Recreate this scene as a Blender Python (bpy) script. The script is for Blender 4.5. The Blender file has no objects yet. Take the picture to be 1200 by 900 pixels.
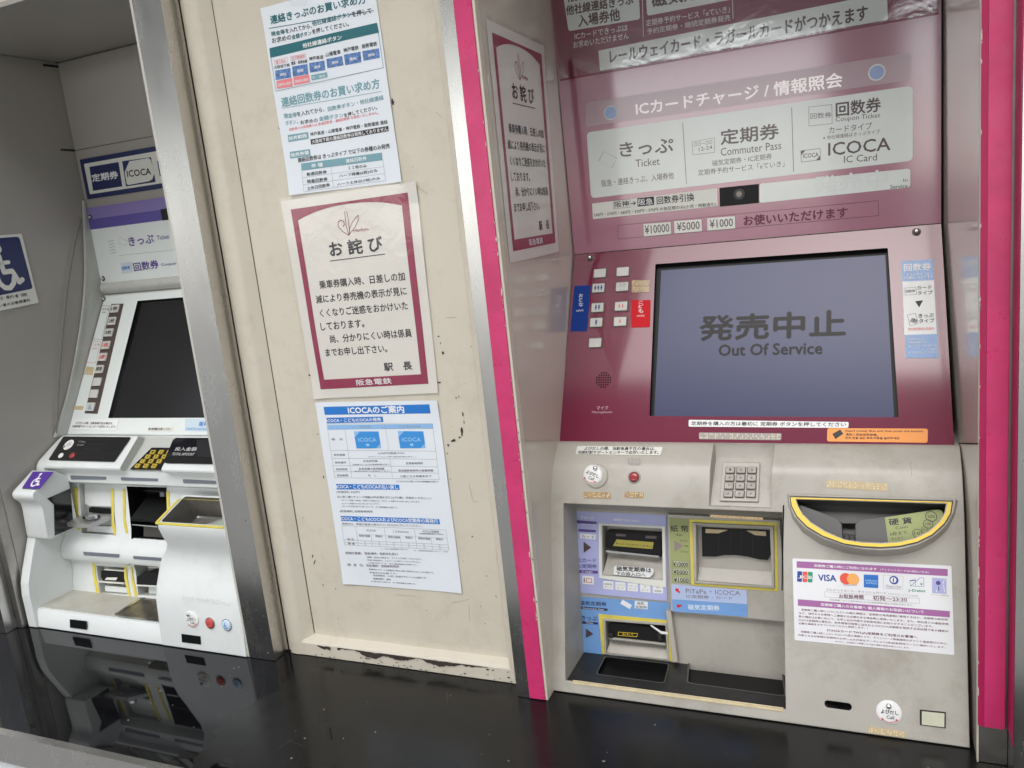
import bpy, math, random
from mathutils import Matrix, Vector
random.seed(7)
sc = bpy.context.scene
COL = sc.collection
S = 0.675          # metres per survey unit
CZ = 1.525         # eye height above the pavement (counter top is at 0.85 m)
PI = math.pi
# ---------------------------------------------------------------- camera
CAM_AXES = ((0.916606, 0.386187, -0.10341), (0.018568, 0.217259, 0.975937), (0.399361, -0.89647, 0.19197))

cam_data = bpy.data.cameras.new('camera')
cam = bpy.data.objects.new('camera', cam_data)
COL.objects.link(cam)
r_, u_, b_ = (Vector(a) for a in CAM_AXES)
cm = Matrix((r_, u_, b_)).transposed().to_4x4()
cm.translation = (0, 0, CZ)
cam.matrix_world = cm
cam_data.sensor_width = 36.0
cam_data.lens = 29.1
cam_data.clip_start = 0.02
cam_data.clip_end = 2000
sc.camera = cam
# ---------------------------------------------------------------- sky, sun, exposure
SUN_EL, SUN_AZ = math.radians(49), math.radians(1)      # az measured from -Y towards +X
world = bpy.data.worlds.new('World')
sc.world = world
world.use_nodes = True
nt = world.node_tree
bg = nt.nodes['Background']
sky = nt.nodes.new('ShaderNodeTexSky')
sky.sky_type = 'NISHITA'
sky.sun_disc = False
sky.sun_elevation = SUN_EL
sky.sun_rotation = PI - SUN_AZ
sky.air_density = 1.0
sky.dust_density = 1.5
sky.ozone_density = 1.0
hs = nt.nodes.new('ShaderNodeHueSaturation')
hs.inputs['Saturation'].default_value = 0.3
nt.links.new(sky.outputs[0], hs.inputs['Color'])
nt.links.new(hs.outputs[0], bg.inputs['Color'])
bg.inputs['Strength'].default_value = 0.15
sun_data = bpy.data.lights.new('sun', 'SUN')
sun_data.energy = 0.5
sun_data.angle = math.radians(45)
sun_data.color = (1.0, 0.965, 0.91)
sun = bpy.data.objects.new('sun', sun_data)
COL.objects.link(sun)
sun_dir = Vector((math.sin(SUN_AZ) * math.cos(SUN_EL), -math.cos(SUN_AZ) * math.cos(SUN_EL), math.sin(SUN_EL)))
sun.rotation_euler = sun_dir.to_track_quat('Z', 'Y').to_euler()
sun.location = sun_dir * 30
sc.view_settings.view_transform = 'Standard'
sc.view_settings.look = 'None'
sc.view_settings.exposure = 1.55
sc.view_settings.gamma = 1.0
# ---------------------------------------------------------------- surveyed planes: origin, right, up (metres)
FR = {
 'door': ((0.0, 1.02937, 1.525), (1.0, 0.0, 0.0), (0.0, 0.0, 1.0)),
 'rail': ((0.0, 1.0125, 0.9175), (1.0, 0.0, 0.0), (0.0, 0.0, 1.0)),
 'fac': ((0.0, 0.98348, 1.525), (1.0, 0.0, 0.0), (0.0, 0.0, 1.0)),
 'hdr': ((0.0, 1.2825, 1.525), (1.0, 0.0, 0.0), (0.0, 0.0, 1.0)),
 'scr': ((0.0, 1.2825, 1.46155), (1.0, 0.0, 0.0), (0.0, 0.481, 0.87672)),
 'rt': ((0.0, 1.12388, 1.18952), (1.0, 0.0, 0.0), (0.0, 0.77137, 0.63638)),
 'rb': ((0.0, 1.09688, 1.16725), (1.0, 0.0, 0.0), (0.0, 0.45902, 0.88843)),
 'ra': ((0.0, 1.06785, 1.10312), (1.0, 0.0, 0.0), (0.0, 0.23181, 0.97276)),
 'rc': ((0.0, 1.03005, 0.9445), (1.0, 0.0, 0.0), (0.0, 0.236, 0.97175)),
 'st': ((0.0, 1.12388, 1.08962), (1.0, 0.0, 0.0), (0.0, 0.11564, 0.99329)),
 'bn': ((0.0, 1.11375, 1.08962), (1.0, 0.0, 0.0), (0.0, 0.11558, 0.9933)),
 'kp': ((0.0, 1.1259, 1.17062), (1.0, 0.0, 0.0), (0.0, 0.68232, 0.73106)),
 'cr': ((0.0, 1.08135, 1.14295), (1.0, 0.0, 0.0), (0.0, 0.55246, 0.83354)),
 'hl': ((0.0, 1.30275, 1.525), (1.0, 0.0, 0.0), (0.0, 0.0, 1.0)),
 'sl': ((0.0, 1.30275, 1.46087), (1.0, 0.0, 0.0), (0.0, 0.50129, 0.86528)),
 'fl': ((0.0, 1.12185, 1.20066), (1.0, 0.0, 0.0), (0.0, 0.76659, 0.64214)),
 'lk': ((0.0, 1.13063, 1.1875), (1.0, 0.0, 0.0), (0.0, 0.78087, 0.6247)),
 'lg': ((0.0, 1.07865, 1.12), (1.0, 0.0, 0.0), (0.0, 0.0, 1.0)),
 'lb': ((0.0, 1.09688, 1.10987), (1.0, 0.0, 0.0), (0.0, 0.14549, 0.98936)),
 'lh': ((0.0, 1.06313, 0.985), (1.0, 0.0, 0.0), (0.0, 0.0, 1.0)),
 'lc': ((0.0, 1.08, 0.95462), (1.0, 0.0, 0.0), (0.0, 0.14834, 0.98894)),
 'll': ((0.0, 0.98888, 0.9445), (1.0, 0.0, 0.0), (0.0, 0.07125, 0.99746)),
 'lo': ((0.0, 1.0125, 0.985), (1.0, 0.0, 0.0), (0.0, 0.50387, 0.86378)),
 'pf': ((0.0, 1.00575, 1.12), (1.0, 0.0, 0.0), (0.0, 0.0, 1.0)),
 'ps': ((-1.45125, 1.0125, 1.12), (0.0, 1.0, 0.0), (0.0, 0.0, 1.0)),
 'pt': ((0.0, 1.04963, 1.14565), (1.0, 0.0, 0.0), (0.0, 0.8633, 0.5047)),
 'hr': ((0.0, 1.06717, 1.10447), (1.0, 0.0, 0.0), (0.0, 0.93422, 0.3567)),
 'lw': ((-0.43403, 1.08, 1.525), (0.0, 1.0, 0.0), (0.0, 0.0, 1.0)),
 'aw': ((-1.51875, 1.08, 1.525), (0.0, 1.0, 0.0), (0.0, 0.0, 1.0)),
 'rw': ((0.0999, 1.08, 1.525), (0.0, -1.0, 0.0), (0.0, 0.0, 1.0)),
 'top': ((0.0, 0.0, 0.85), (1.0, 0.0, 0.0), (0.0, 1.0, 0.0)),
 'floor': ((0.0, 0.0, 0.88712), (1.0, 0.0, 0.0), (0.0, 1.0, 0.0)),
 'tray': ((0.0, 0.0, 0.8635), (1.0, 0.0, 0.0), (0.0, 1.0, 0.0)),
}

def frame_matrix(o, u, v):
    u, v = Vector(u), Vector(v)
    n = u.cross(v)
    m = Matrix((u, v, n)).transposed().to_4x4()
    m.translation = o
    return m
FM = {k: frame_matrix(*a) for k, a in FR.items()}
FM['W'] = Matrix.Identity(4)
WM = {}
# ---------------------------------------------------------------- materials
MATS = {}
def lin(h):
    out = []
    for i in (0, 2, 4):
        c = int(h[i:i + 2], 16) / 255
        out.append(c / 12.92 if c <= 0.04045 else ((c + 0.055) / 1.055) ** 2.4)
    return (*out, 1)
def mat(name, col, rough=0.5, metal=0.0, mottle=0.0, mscale=8, bump=0.0, bscale=60, coat=0.0, spec=0.5,
        stain=None, stain_amt=0.0, stain_scale=3, emit=None, es=0.0, cior=1.5, round_=0.0, rvar=0.0, stretch=None, alpha=None, coat_r=0.05):
    if name in MATS:
        return MATS[name]
    m = bpy.data.materials.new(name)
    m.use_nodes = True
    t = m.node_tree
    N, L = t.nodes, t.links
    p = N['Principled BSDF']
    c = lin(col) if isinstance(col, str) else (*col, 1)
    p.inputs['Base Color'].default_value = c
    p.inputs['Roughness'].default_value = rough
    p.inputs['Metallic'].default_value = metal
    p.inputs['Specular IOR Level'].default_value = spec
    if coat:
        p.inputs['Coat Weight'].default_value = coat
        p.inputs['Coat Roughness'].default_value = coat_r
        p.inputs['Coat IOR'].default_value = cior
    if emit:
        p.inputs['Emission Color'].default_value = lin(emit)
        p.inputs['Emission Strength'].default_value = es
    geo = None
    def pos(scale=None):
        nonlocal geo
        if geo is None:
            geo = N.new('ShaderNodeTexCoord')
            tr = N.new('ShaderNodeVectorTransform'); tr.vector_type = 'POINT'
            tr.convert_from = 'OBJECT'; tr.convert_to = 'WORLD'
            L.new(geo.outputs['Object'], tr.inputs[0])
            geo = tr
        if scale:
            mp = N.new('ShaderNodeMapping')
            mp.inputs['Scale'].default_value = scale
            L.new(geo.outputs[0], mp.inputs[0])
            return mp.outputs[0]
        return geo.outputs[0]
    def noise(scale, detail=5, rough_=0.6, st=None):
        n = N.new('ShaderNodeTexNoise')
        n.inputs['Scale'].default_value = scale
        n.inputs['Detail'].default_value = detail
        n.inputs['Roughness'].default_value = rough_
        L.new(pos(st), n.inputs['Vector'])
        return n.outputs['Fac']
    def rng(x, a, b, c_, d):
        r = N.new('ShaderNodeMapRange')
        for i, v in enumerate((a, b, c_, d)):
            r.inputs[i + 1].default_value = v
        L.new(x, r.inputs[0])
        return r.outputs[0]
    def mix(f, a, b, mode='MIX'):
        x = N.new('ShaderNodeMix'); x.data_type = 'RGBA'; x.blend_type = mode
        if isinstance(f, float): x.inputs[0].default_value = f
        else: L.new(f, x.inputs[0])
        for s_, v in ((6, a), (7, b)):
            if isinstance(v, tuple): x.inputs[s_].default_value = v
            else: L.new(v, x.inputs[s_])
        return x.outputs[2]
    col_out = None
    if mottle:
        lo = tuple(v * (1 - mottle) for v in c[:3]) + (1,)
        hi = tuple(min(1, v * (1 + mottle * .6)) for v in c[:3]) + (1,)
        col_out = mix(rng(noise(mscale, 6, .65, stretch), .3, .7, 0, 1), lo, hi)
    if stain:
        f = rng(noise(stain_scale, 8, .72, stretch), .5, .72, 0, stain_amt)
        col_out = mix(f, col_out if col_out else c, lin(stain))
    if col_out:
        L.new(col_out, p.inputs['Base Color'])
    if rvar:
        L.new(rng(noise(mscale * 2.3, 6, .7, stretch), .3, .7, max(.01, rough - rvar), rough + rvar), p.inputs['Roughness'])
    nrm = None
    if round_:
        bv = N.new('ShaderNodeBevel'); bv.samples = 4
        bv.inputs['Radius'].default_value = round_
        nrm = bv.outputs[0]
    if bump:
        b = N.new('ShaderNodeBump')
        b.inputs['Strength'].default_value = bump
        b.inputs['Distance'].default_value = 0.001
        L.new(noise(bscale, 4, .6, stretch), b.inputs['Height'])
        if nrm: L.new(nrm, b.inputs['Normal'])
        nrm = b.outputs[0]
    if nrm:
        L.new(nrm, p.inputs['Normal'])
    MATS[name] = m
    return m
def film(name, gloss=0.12, rough=0.06, bump=0.3, bscale=25, tint=(1, 1, 1, 1)):
    m = bpy.data.materials.new(name); m.use_nodes = True
    t = m.node_tree; N, L = t.nodes, t.links
    N.remove(N['Principled BSDF'])
    tr = N.new('ShaderNodeBsdfTransparent'); tr.inputs[0].default_value = tint
    gl = N.new('ShaderNodeBsdfGlossy'); gl.inputs['Roughness'].default_value = rough
    mx = N.new('ShaderNodeMixShader'); mx.inputs[0].default_value = gloss
    L.new(tr.outputs[0], mx.inputs[1]); L.new(gl.outputs[0], mx.inputs[2])
    L.new(mx.outputs[0], N['Material Output'].inputs[0])
    tc = N.new('ShaderNodeTexCoord'); n = N.new('ShaderNodeTexNoise')
    n.inputs['Scale'].default_value = bscale; n.inputs['Detail'].default_value = 3
    n.inputs['Distortion'].default_value = 1.0
    L.new(tc.outputs['Object'], n.inputs[0])
    b = N.new('ShaderNodeBump'); b.inputs['Strength'].default_value = bump; b.inputs['Distance'].default_value = .003
    L.new(n.outputs['Fac'], b.inputs['Height']); L.new(b.outputs[0], gl.inputs['Normal'])
    MATS[name] = m
    return m
# base colours
paint = mat('cream_wall_paint', (.60, .55, .455), .40, mottle=.04, mscale=5, bump=.2, bscale=40, stain='8a7a62', stain_amt=.2, stain_scale=22, round_=.002)
paint_side = mat('glossy_alcove_panel', (.56, .50, .42), .16, mottle=.05, mscale=6, stain='6a5c4c', stain_amt=.12, bump=.03, bscale=30, coat=.35)
paint_grey = mat('grey_beige_alcove_panel', (.36, .34, .305), .34, mottle=.05, mscale=4, bump=.04, bscale=12)
steel = mat('brushed_stainless', (.58, .57, .55), .26, 1.0, mottle=.05, mscale=14, rvar=.035, stretch=(1, 1, .3), bump=.02, bscale=500)
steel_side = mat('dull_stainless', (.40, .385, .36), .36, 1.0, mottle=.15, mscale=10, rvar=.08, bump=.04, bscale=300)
pink = mat('pink_tape', (.58, .035, .15), .34, mottle=.14, mscale=14, bump=.35, bscale=45, round_=.001, stain='a82452', stain_amt=.5, stain_scale=30, rvar=.1)
pinkd = mat('pink_shade_reflection', (.42, .015, .09), .34, mottle=.08, mscale=30)  # darker copy of the pink, standing in for shade and reflection
plas = mat('warm_grey_plastic', (.435, .41, .36), .36, mottle=.10, mscale=6, bump=.12, bscale=420, round_=.0022, stain='6f6352', stain_amt=.36, stain_scale=13, rvar=.08)
plas_in = mat('warm_grey_plastic_recess', (.40, .375, .33), .42, mottle=.08, mscale=14, bump=.1, bscale=420, stain='6d6455', stain_amt=.35, stain_scale=18)
white = mat('white_machine_plastic', (.70, .725, .71), .33, mottle=.035, mscale=8, round_=.0025, stain='a09b8c', stain_amt=.16, stain_scale=17, bump=.05, bscale=400)
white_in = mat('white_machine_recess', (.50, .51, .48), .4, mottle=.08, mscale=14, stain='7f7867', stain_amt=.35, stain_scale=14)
shelf_m = mat('worn_cream_shelf', (.47, .455, .39), .42, mottle=.1, mscale=16, stain='8a8069', stain_amt=.4, stain_scale=18)
maroon = mat('maroon_panel', (.155, .006, .036), .4, mottle=.05, mscale=12, coat=1.0, coat_r=.09, bump=.02, bscale=30, spec=.2, cior=1.46)
maroon_s = mat('maroon_banner_print', (.19, .014, .05), .25, mottle=.1, mscale=40, coat=.6)
band = mat('mauve_metallic_print', (.44, .30, .35), .22, coat=.8, coat_r=.1)
glassw = mat('milky_panel_white', (.70, .74, .72), .22, coat=.5, coat_r=.1, mottle=.03, mscale=20)
panelw = mat('pale_screen_surround', (.74, .78, .76), .3, coat=.4, mottle=.03, mscale=20)
sign_m = mat('maroon_sign_sky_wash', (.35, .125, .19), .35, mottle=.05, mscale=12, coat=1.0, coat_r=.1, spec=.4, cior=1.85)  # maroon print lightened to mauve; the sky reflection's wash is in the colour
creams = mat('cream_label_white', (.72, .72, .66), .35)
whites = mat('white_sticker', (.78, .79, .78), .35)
paper = mat('white_paper', (.72, .76, .80), .45, mottle=.02, mscale=10)
paper_c = mat('laminated_cream_paper', (.68, .65, .585), .35, mottle=.03, mscale=12, coat=.25, bump=.05, bscale=25)
black = mat('black_gloss', (.008, .008, .009), .12, coat=.6)
blackm = mat('black_plastic', (.006, .006, .0065), .42, spec=.25, bump=.15, bscale=300)
charc = mat('charcoal_tray_plastic', (.018, .018, .019), .38, spec=.4, mottle=.15, mscale=30, round_=.0018, stain='55534e', stain_amt=.3, stain_scale=25)
bowlg = mat('grey_coin_bowl_plastic', (.062, .06, .058), .38, mottle=.1, mscale=25, round_=.002)
rubber = mat('dark_gap', (.006, .006, .006), .8, spec=.1)
ink = mat('black_ink', (.022, .02, .022), .5)
inkg = mat('grey_brown_ink', (.10, .07, .075), .4, coat=.5)
inkf = mat('faint_grey_ink', (.655, .70, .68), .22, coat=.5)
inks = mat('small_grey_ink', (.22, .20, .22), .5)
inkw = mat('white_ink', (.8, .8, .8), .4)
inkm = mat('maroon_ink', (.13, .01, .04), .4)
inkp = mat('purple_ink', (.10, .055, .26), .4)
inkr = mat('red_ink', (.62, .05, .06), .4)
inkpk = mat('pink_ink', (.75, .22, .24), .4)
inkgr = mat('teal_ink', (.015, .13, .155), .4)
inktl = mat('faded_teal_ink', (.17, .34, .39), .4)
blue = mat('blue_print', (.012, .17, .55), .35)
blue2 = mat('card_blue_print', (.04, .27, .66), .35)
lblue = mat('pale_blue_print', (.26, .47, .75), .35)
navy = mat('navy_print', (.012, .02, .10), .35, coat=.3)
dblue = mat('deep_blue_label', (.008, .04, .24), .5, spec=.15)
redl = mat('red_label', (.6, .012, .02), .5, spec=.15)
orange = mat('orange_label', (.86, .31, .05), .38)
yellow = mat('yellow_edge_strip', (.72, .60, .09), .4, mottle=.12, mscale=40, stain='8c7b4a', stain_amt=.3, stain_scale=30)
yellow2 = mat('bright_yellow_trim', (.80, .54, .03), .35)
gold = mat('gold_braille_tape', (.40, .27, .13), .35, mottle=.3, mscale=120, coat=.3)
gold2 = mat('pale_braille_tape', (.55, .43, .25), .38, mottle=.1, mscale=100)
clearb = mat('clear_braille_tape', (.36, .32, .29), .3, mottle=.1, mscale=120)
dot_m = mat('braille_dot', (.72, .66, .5), .3)
lav = mat('lavender_sticker', (.42, .44, .72), .35, mottle=.04, mscale=20)
sky_s = mat('blue_slot_sticker', (.17, .34, .66), .35, mottle=.06, mscale=20)
olive = mat('olive_sticker', (.35, .38, .17), .5, mottle=.05, mscale=30, spec=.2)
keym = mat('worn_key_grey', (.36, .34, .29), .4, mottle=.3, mscale=70, round_=.0006)
keyw = mat('milky_button_white', (.60, .60, .55), .3, mottle=.05, mscale=60, round_=.0006)
rim_m = mat('dark_button_rim', (.085, .06, .055), .45)
chrome = mat('worn_chrome', (.6, .6, .6), .2, 1.0)
redb = mat('red_button', (.33, .035, .04), .25, coat=.5)
disc_m = mat('white_disc_cover', (.78, .78, .76), .35, mottle=.03, mscale=60)
screen_m = mat('backlit_blue_screen', (.012, .012, .015), .28, emit='444a78', es=.21, spec=.14, coat=.3, coat_r=.22, bump=.0, mottle=.0)
screen_t = mat('screen_lettering', (.016, .014, .014), .28, spec=.16)
dark_scr = mat('dark_screen', (.012, .012, .013), .3)
rust = mat('bare_rusty_chip', (.045, .033, .028), .7, mottle=.5, mscale=90)
violet = mat('violet_print', (.11, .085, .34), .3, coat=.3)
violet2 = mat('pale_violet_print', (.25, .20, .47), .3, coat=.3)
signp = mat('purple_access_sticker', (.085, .03, .30), .3, coat=.3)
keyy = mat('yellow_key', (.50, .36, .04), .35, round_=.0006)
slotg = mat('grey_lamp_slot', (.17, .185, .22), .3)
visa_b = mat('card_logo_blue', (.015, .045, .30), .4)
amex_b = mat('card_logo_bright_blue', (.01, .14, .50), .4)
m_red = mat('card_logo_red', (.75, .08, .04), .4)
m_or = mat('card_logo_orange', (.85, .38, .10), .4)
jgreen = mat('card_logo_green', (.02, .28, .14), .4)
purb = mat('purple_bar_print', (.36, .12, .33), .4)
drop_m = mat('water_drop', (.12, .12, .12), .03, spec=.8)
tape_f = film('clear_film', .03, .06, .18, 30)
banner_f = film('crinkled_clear_film', .09, .08, .16, 14)
# black counter: wet mirror-like areas and dry, dusty areas
counter_m = mat('black_counter', (.006, .006, .007), .05)
def counter_nodes(m):
    t = m.node_tree; N, L = t.nodes, t.links; p = N['Principled BSDF']
    g = N.new('ShaderNodeNewGeometry')
    sp = N.new('ShaderNodeSeparateXYZ'); L.new(g.outputs['Position'], sp.inputs[0])
    n = N.new('ShaderNodeTexNoise'); n.inputs['Scale'].default_value = 5.2; n.inputs['Detail'].default_value = 7
    n.inputs['Roughness'].default_value = .5
    L.new(g.outputs['Position'], n.inputs[0])
    def M(op, a, b, c=None):
        x = N.new('ShaderNodeMath'); x.operation = op
        for i, v in enumerate((a, b, c)):
            if v is None: continue
            if isinstance(v, (int, float)): x.inputs[i].default_value = v
            else: L.new(v, x.inputs[i])
        return x.outputs[0]
    # dry towards the door panel, wet towards the white machine
    dx = M('MULTIPLY_ADD', sp.outputs[0], 1.0, .865)         # 0 at x=-0.865
    dx = M('MINIMUM', M('MULTIPLY', dx, 2.2), .16)
    dy = M('MULTIPLY', M('ADD', sp.outputs[1], -.87), 1.1)
    f = M('ADD', M('ADD', dx, dy), M('MULTIPLY', M('ADD', n.outputs['Fac'], -.5), 1.5))
    r = N.new('ShaderNodeMapRange'); r.inputs[1].default_value = -.012; r.inputs[2].default_value = .012
    L.new(f, r.inputs[0])
    bb = N.new('ShaderNodeBump'); bb.inputs['Strength'].default_value = .10; bb.inputs['Distance'].default_value = .001
    n3 = N.new('ShaderNodeTexNoise'); n3.inputs['Scale'].default_value = 7; n3.inputs['Detail'].default_value = 2
    L.new(g.outputs['Position'], n3.inputs[0]); L.new(n3.outputs['Fac'], bb.inputs['Height']); L.new(bb.outputs[0], p.inputs['Normal'])
    n2 = N.new('ShaderNodeTexNoise'); n2.inputs['Scale'].default_value = 30; n2.inputs['Detail'].default_value = 8
    L.new(g.outputs['Position'], n2.inputs[0])
    rr = N.new('ShaderNodeMapRange'); rr.inputs[1].default_value = .3; rr.inputs[2].default_value = .7
    rr.inputs[3].default_value = .16; rr.inputs[4].default_value = .27; p.inputs['Specular IOR Level'].default_value = .35
    L.new(n2.outputs['Fac'], rr.inputs[0])
    mx = N.new('ShaderNodeMix'); L.new(r.outputs[0], mx.inputs[0]); mx.inputs[2].default_value = .035
    L.new(rr.outputs[0], mx.inputs[3]); L.new(mx.outputs[0], p.inputs['Roughness'])
    mc = N.new('ShaderNodeMix'); mc.data_type = 'RGBA'; L.new(r.outputs[0], mc.inputs[0])
    mc.inputs[6].default_value = (.004, .004, .005, 1)
    md = N.new('ShaderNodeMix'); md.data_type = 'RGBA'; L.new(n2.outputs['Fac'], md.inputs[0])
    md.inputs[6].default_value = (.005, .005, .005, 1); md.inputs[7].default_value = (.010, .0095, .009, 1)
    L.new(md.outputs[2], mc.inputs[7]); L.new(mc.outputs[2], p.inputs['Base Color'])
counter_nodes(counter_m)
# ---------------------------------------------------------------- builders
def thing(name, label, cat, frame=None, loc=(0, 0, 0), group=None):
    o = bpy.data.objects.new(name, None); COL.objects.link(o)
    o.empty_display_size = .05
    o.location = loc
    WM[o.name] = Matrix.Translation(loc)
    o['label'] = label; o['category'] = cat
    if group: o['group'] = group
    return o
def U(x, y, z):
    return Vector((x * S, y * S, z * S + CZ))
def place(name, me, M, parent=None):
    o = bpy.data.objects.new(name, me); COL.objects.link(o)
    WM[o.name] = M
    if parent:
        o.parent = parent
        o.matrix_basis = WM[parent.name].inverted() @ M
    else:
        o.matrix_basis = M
    return o
WARP = None
def mesh(name, vs, fs, m, frame='W', parent=None, smooth=None, kind=None, midx=None, label=None):
    if WARP and frame == 'door':
        vs = [(v[0], v[1], v[2] + WARP(v[0], v[1])) for v in vs]
    lo = Vector([min(v[i] for v in vs) for i in range(3)]); hi = Vector([max(v[i] for v in vs) for i in range(3)])
    c = (lo + hi) / 2
    me = bpy.data.meshes.new(name)
    me.from_pydata([Vector(v) - c for v in vs], [], fs)
    for k in (m if isinstance(m, (list, tuple)) else [m]):
        me.materials.append(k)
    if midx:
        me.polygons.foreach_set('material_index', midx)
    shade(me, smooth)
    o = place(name, me, FM[frame] @ Matrix.Translation(c), parent)
    if kind: o['kind'] = kind
    if label: o['label'] = label
    return o
def shade(me, smooth):
    if smooth:
        me.polygons.foreach_set('use_smooth', [True] * len(me.polygons))
        me.set_sharp_from_angle(angle=math.radians(smooth))
    me.update()
def orient(pts):
    a = sum(pts[i][0] * pts[(i + 1) % len(pts)][1] - pts[(i + 1) % len(pts)][0] * pts[i][1] for i in range(len(pts)))
    return list(pts) if a > 0 else list(pts)[::-1]
def rounded(pts, r, seg=4):
    pts = orient(pts); out = []
    n = len(pts)
    for i in range(n):
        p0, p, p1 = Vector(pts[i - 1]), Vector(pts[i]), Vector(pts[(i + 1) % n])
        d0, d1 = p0 - p, p1 - p
        rr = min(r, d0.length * .45, d1.length * .45)
        a, b = p + d0.normalized() * rr, p + d1.normalized() * rr
        for k in range(seg + 1):
            t = k / seg
            out.append(tuple((1 - t) ** 2 * a + 2 * t * (1 - t) * p + t * t * b))
    return out
def prism_data(pts, n0, n1):
    pts = orient(pts); k = len(pts)
    vs = [(p[0], p[1], n0) for p in pts] + [(p[0], p[1], n1) for p in pts]
    fs = [list(range(k))[::-1], list(range(k, 2 * k))]
    fs += [[i, (i + 1) % k, k + (i + 1) % k, k + i] for i in range(k)]
    return vs, fs
def poly(name, frame, pts, m, parent=None, n0=0.0, n1=.0004, r=0, kind=None, label=None, smooth=None):
    if r: pts = rounded(pts, r)
    return mesh(name, *prism_data(pts, n0, n1), m, frame, parent, kind=kind, label=label, smooth=smooth)
def circle(c, r, k=28, ry=None):
    return [(c[0] + r * math.cos(2 * PI * i / k), c[1] + (ry or r) * math.sin(2 * PI * i / k)) for i in range(k)]
def rect(c, w, h):
    return [(c[0] - w / 2, c[1] - h / 2), (c[0] + w / 2, c[1] - h / 2), (c[0] + w / 2, c[1] + h / 2), (c[0] - w / 2, c[1] + h / 2)]
def box(name, lo, hi, m, parent=None, frame='W', kind=None, label=None):
    return poly(name, frame, [(lo[0], lo[1]), (hi[0], lo[1]), (hi[0], hi[1]), (lo[0], hi[1])], m, parent, lo[2], hi[2], kind=kind, label=label)
def ubox(name, a, b, m, parent=None, kind=None, label=None):     # box between two survey points
    a, b = U(*a), U(*b)
    lo = [min(a[i], b[i]) for i in range(3)]; hi = [max(a[i], b[i]) for i in range(3)]
    return box(name, lo, hi, m, parent, 'W', kind, label)
def ring(name, frame, outer, inner, m, parent=None, n0=0.0, n1=.0005, label=None, kind=None):
    outer, inner = orient(outer), orient(inner); k = len(outer)
    vs = []
    for n in (n0, n1):
        vs += [(p[0], p[1], n) for p in outer] + [(p[0], p[1], n) for p in inner]
    fs = []
    for i in range(k):
        j = (i + 1) % k
        fs += [[2 * k + i, 2 * k + j, 3 * k + j, 3 * k + i], [i, k + i, k + j, j],
               [i, j, 2 * k + j, 2 * k + i], [k + j, k + i, 3 * k + i, 3 * k + j]]
    return mesh(name, vs, fs, m, frame, parent, label=label, kind=kind)
def xprism(name, prof, x0, x1, m, parent=None, smooth=None, x0b=None):   # profile (y,z) in survey units swept along x
    k = len(prof)
    vs = [U(x0, y, z) for y, z in prof] + [U(x1, y, z) for y, z in prof]
    a = sum(prof[i][0] * prof[(i + 1) % k][1] - prof[(i + 1) % k][0] * prof[i][1] for i in range(k))
    fs = [list(range(k)), list(range(k, 2 * k))[::-1]] + [[i, k + i, k + (i + 1) % k, (i + 1) % k] for i in range(k)]
    if a > 0: fs = [f[::-1] for f in fs]
    return mesh(name, vs, fs, m, 'W', parent, smooth=smooth)
def curve_pts(pts, seg=5):               # Catmull-Rom through profile points
    out = []
    n = len(pts)
    for i in range(n - 1):
        p0, p1, p2, p3 = (Vector(pts[max(0, i - 1)]), Vector(pts[i]), Vector(pts[i + 1]), Vector(pts[min(n - 1, i + 2)]))
        for k in range(seg):
            t = k / seg
            q = .5 * ((2 * p1) + (p2 - p0) * t + (2 * p0 - 5 * p1 + 4 * p2 - p3) * t * t + (3 * p1 - p0 - 3 * p2 + p3) * t ** 3)
            out.append(tuple(q))
    return out + [tuple(pts[-1])]
def cut(o, cutters, smooth=35):
    for c in cutters:
        md = o.modifiers.new('cut', 'BOOLEAN'); md.operation = 'DIFFERENCE'; md.object = c; md.solver = 'EXACT'
        md.material_mode = 'TRANSFER'
    bpy.context.view_layer.update()
    dg = bpy.context.evaluated_depsgraph_get()
    me = bpy.data.meshes.new_from_object(o.evaluated_get(dg), depsgraph=dg)
    me.name = o.data.name
    o.modifiers.clear()
    old = o.data; o.data = me; bpy.data.meshes.remove(old)
    shade(o.data, smooth)
    for c in cutters:
        WM.pop(c.name, None); bpy.data.objects.remove(c)
def fixn(o):
    import bmesh
    b = bmesh.new(); b.from_mesh(o.data); bmesh.ops.recalc_face_normals(b, faces=b.faces); b.to_mesh(o.data); b.free()
    return o
def wedge(name, frame, q, ntop, nbot, nback, m, parent):      # q = TL TR BR BL
    n = (ntop, ntop, nbot, nbot)
    vs = [(p[0], p[1], a) for p, a in zip(q, n)] + [(p[0], p[1], nback) for p in q]
    return fixn(mesh(name, vs, [[0, 1, 2, 3], [7, 6, 5, 4], [0, 4, 5, 1], [1, 5, 6, 2], [2, 6, 7, 3], [3, 7, 4, 0]], m, frame, parent))
def cutter(frame, pts, n0, n1, m, r=0):
    return poly('cutter', frame, pts, m, None, n0, n1, r=r)
def strip_pts(a, b, w):
    a, b = Vector(a), Vector(b); d = (b - a).normalized(); p = Vector((-d.y, d.x)) * w / 2
    return [tuple(a + p), tuple(a - p), tuple(b - p), tuple(b + p)]
GC = {}
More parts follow.
